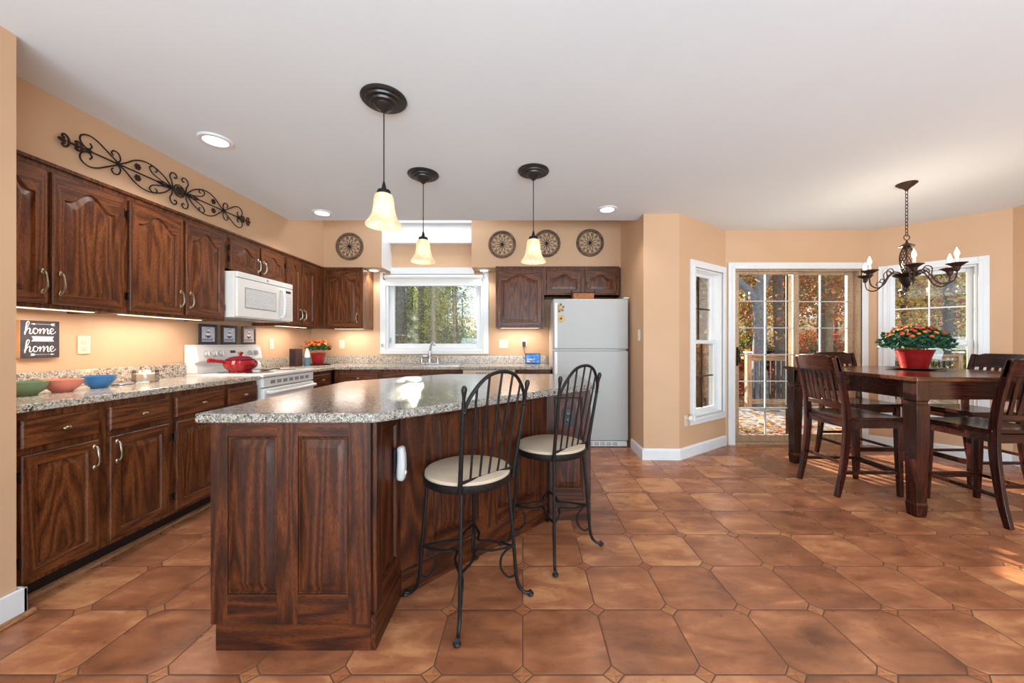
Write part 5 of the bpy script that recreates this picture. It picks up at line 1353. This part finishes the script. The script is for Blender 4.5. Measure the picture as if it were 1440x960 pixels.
# tree prototypes: trunk with branches, and a crown, copied through the wood
protos = []
for k in range(5):
    b = MB(); h = 9+k; P = trunk(b, 0, 0, 0, h, .11+.02*(k % 3), 0, 40+k); E = branches(b, P, 9, 1.6, .035, 60+k)
    tm = b.mesh('trunk', M[('trunk', 'trunk', 'trunk_pale', 'trunk', 'trunk_blue')[k]])
    cm = crown(5200, [tuple(e) for e in E]+[P[7], P[8], (0.5, 0, h*.45), (-.6, .2, h*.35), (.9, .3, h*.28), (-.9, -.4, h*.22), (.2, .9, h*.3)], 1.35, .125, 80+k).mesh('crown', LEAF[k % 3], smooth=False)
    protos.append((tm, cm))
crown_by_mat = {}
def crown_mesh(k, li):
    if (k, li) not in crown_by_mat:
        me = protos[k][1].copy(); me.materials.clear(); me.materials.append(LEAF[li]); crown_by_mat[(k, li)] = me
    return crown_by_mat[(k, li)]
LAB = {0: 'orange', 1: 'amber', 2: 'rust brown', 3: 'olive green', 4: 'yellow', 5: 'dark green', 6: 'red'}
def tree(x, y, k, li, sc, rot, where, grp, zs=None):
    t = thing('tree', LAB[li]+' leaved forest tree seen through '+where, 'tree', (x, y, terrain(x, y)), rot, grp); t.scale = (sc, sc, sc)
    link('trunk', protos[k][0], t); link('crown', crown_mesh(k, li), t)
    return t
rnd = random.Random(21)
# wood behind the bay: kept clear of the corridor the low sun shines through
spots = []
tries = 0
while len(spots) < 78 and tries < 4000:
    tries += 1
    y = rnd.uniform(10.5, 34); x = rnd.uniform(.30*y, 1.35*y)
    if any((x-a)**2+(y-c)**2 < (1.6+.04*y)**2 for a, c in spots) or abs(x-(3.1-.281*(y-2.8))) < 4.3 or (.455 < x/y < .525 and y < 22): continue
    spots.append((x, y))
for i, (x, y) in enumerate(spots):
    li = rnd.choice((0, 1, 1, 2, 3, 4, 4, 6)); tree(x, y, rnd.randrange(5), li, rnd.uniform(.85, 1.25), rnd.uniform(0, 6.3), 'the bay windows', 'autumn trees beyond the bay')
tree(6.0, 11.4, 1, 1, 1.0, 1.0, 'the bay windows', 'autumn trees beyond the bay'); tree(8.3, 16.5, 3, 0, 1.1, 2.0, 'the bay windows', 'autumn trees beyond the bay'); tree(7.6, 14.6, 0, 4, .8, 2.0, 'the bay windows', 'autumn trees beyond the bay')
spots2 = []; tries = 0
while len(spots2) < 34 and tries < 4000:
    tries += 1
    y = rnd.uniform(10, 30); x = rnd.uniform(-.42*y, -.08*y)
    if any((x-a)**2+(y-c)**2 < 1.3**2 for a, c in spots2) or abs(x-(3.1-.281*(y-2.8))) < 2.0: continue
    spots2.append((x, y))
for i, (x, y) in enumerate(spots2):
    li = rnd.choice((3, 3, 5, 1, 4, 2)); tree(x, y, (2, 3, 2, 4, 2)[i % 5], li, rnd.uniform(.30, .46), rnd.uniform(0, 6.3), 'the kitchen window', 'trees beyond the kitchen window')
# big forked tree by the deck
t = thing('forked_tree', 'large blue-grey forked trunk close behind the deck, left of the door post', 'tree', (5.95, 9.4, terrain(5.95, 9.4)))
b = MB(); b.tube(catmull([(.02, 0, -.3), (0, 0, 1.2), (.03, 0, 2.3), (.0, 0, 3.0), (.10, 0, 3.6), (.12, .1, 5), (.25, .2, 8)]), [.20]*8+[.155]*16+[.14]*16+[.12]*9, 14)
b.tube(catmull([(0, 0, 2.75), (-.25, 0, 3.15), (-.55, .05, 3.5), (-.85, .1, 4.4), (-1.0, .2, 6)]), [.10]*16+[.075]*17, 12)
b.obj('trunk', M['trunk_blue'], t)
crown(1500, [(-.9, .2, 5.5), (.2, .2, 5.5), (.6, .2, 6.8), (-.4, 0, 4.6)], 1.4, .15, 5).obj('crown', LEAF[1], t, smooth=False)
for k, (x, y, sc_) in enumerate(((-3.3, 12.3, .62), (-2.5, 10.6, .50), (-3.9, 14.2, .7))):  # trees added in the sun's path to keep its glare off the island
    tree(x, y, (3, 2, 4)[k], (3, 4, 3)[k], sc_, k, 'the kitchen window', 'trees beyond the kitchen window')
# bare dark trunks close outside the kitchen window
for k, (x, y, r) in enumerate(((-3.35, 10.2, .17), (-2.95, 11.0, .10), (-3.9, 12.5, .16), (-2.1, 12.0, .09), (-3.3, 13.5, .12))):
    t = thing('bare_tree', 'dark bare tree trunk close outside the left half of the kitchen window', 'tree', (x, y, terrain(x, y)), 0, 'bare trees outside the kitchen window')
    b = MB(); P = trunk(b, 0, 0, 0, 9, r, .02*(-1)**k, 300+k); branches(b, P, 10, 1.3, .03, 320+k); b.obj('trunk', M['trunk'], t)
# undergrowth shrubs
sm = [crown(2600, [(0, 0, .35), (.4, .2, .45), (-.4, -.1, .4), (.1, -.3, .8)], .62, .085, 100+k).mesh('foliage', LEAF[3], smooth=False) for k in range(3)]
sb = MB()
for a in range(7): sb.tube([(0, 0, -.1), (.3*math.cos(a), .3*math.sin(a), .5), (.5*math.cos(a), .5*math.sin(a), 1.0)], [.02, .012, .005], 5)
stm = sb.mesh('stem', M['trunk'])
shr = {}
for i in range(70):
    y = rnd.uniform(9.5, 26); x = rnd.uniform(.32*y, 1.3*y) if i < 50 else rnd.uniform(-.42*y, -.08*y)
    li = rnd.choice((3, 4, 3, 6, 0, 5, 2)); k = i % 3
    if (k, li) not in shr:
        me = sm[k].copy(); me.materials.clear(); me.materials.append(LEAF[li]); shr[(k, li)] = me
    t = thing('shrub', LAB[li]+' undergrowth shrub below the trees seen through '+('the bay windows' if i < 50 else 'the kitchen window'), 'shrub', (x, y, terrain(x, y)), rnd.uniform(0, 6), 'undergrowth shrubs in the wood'); t.scale = (rnd.uniform(1, 1.7),)*3
    link('foliage', shr[(k, li)], t); link('stem', stm, t)
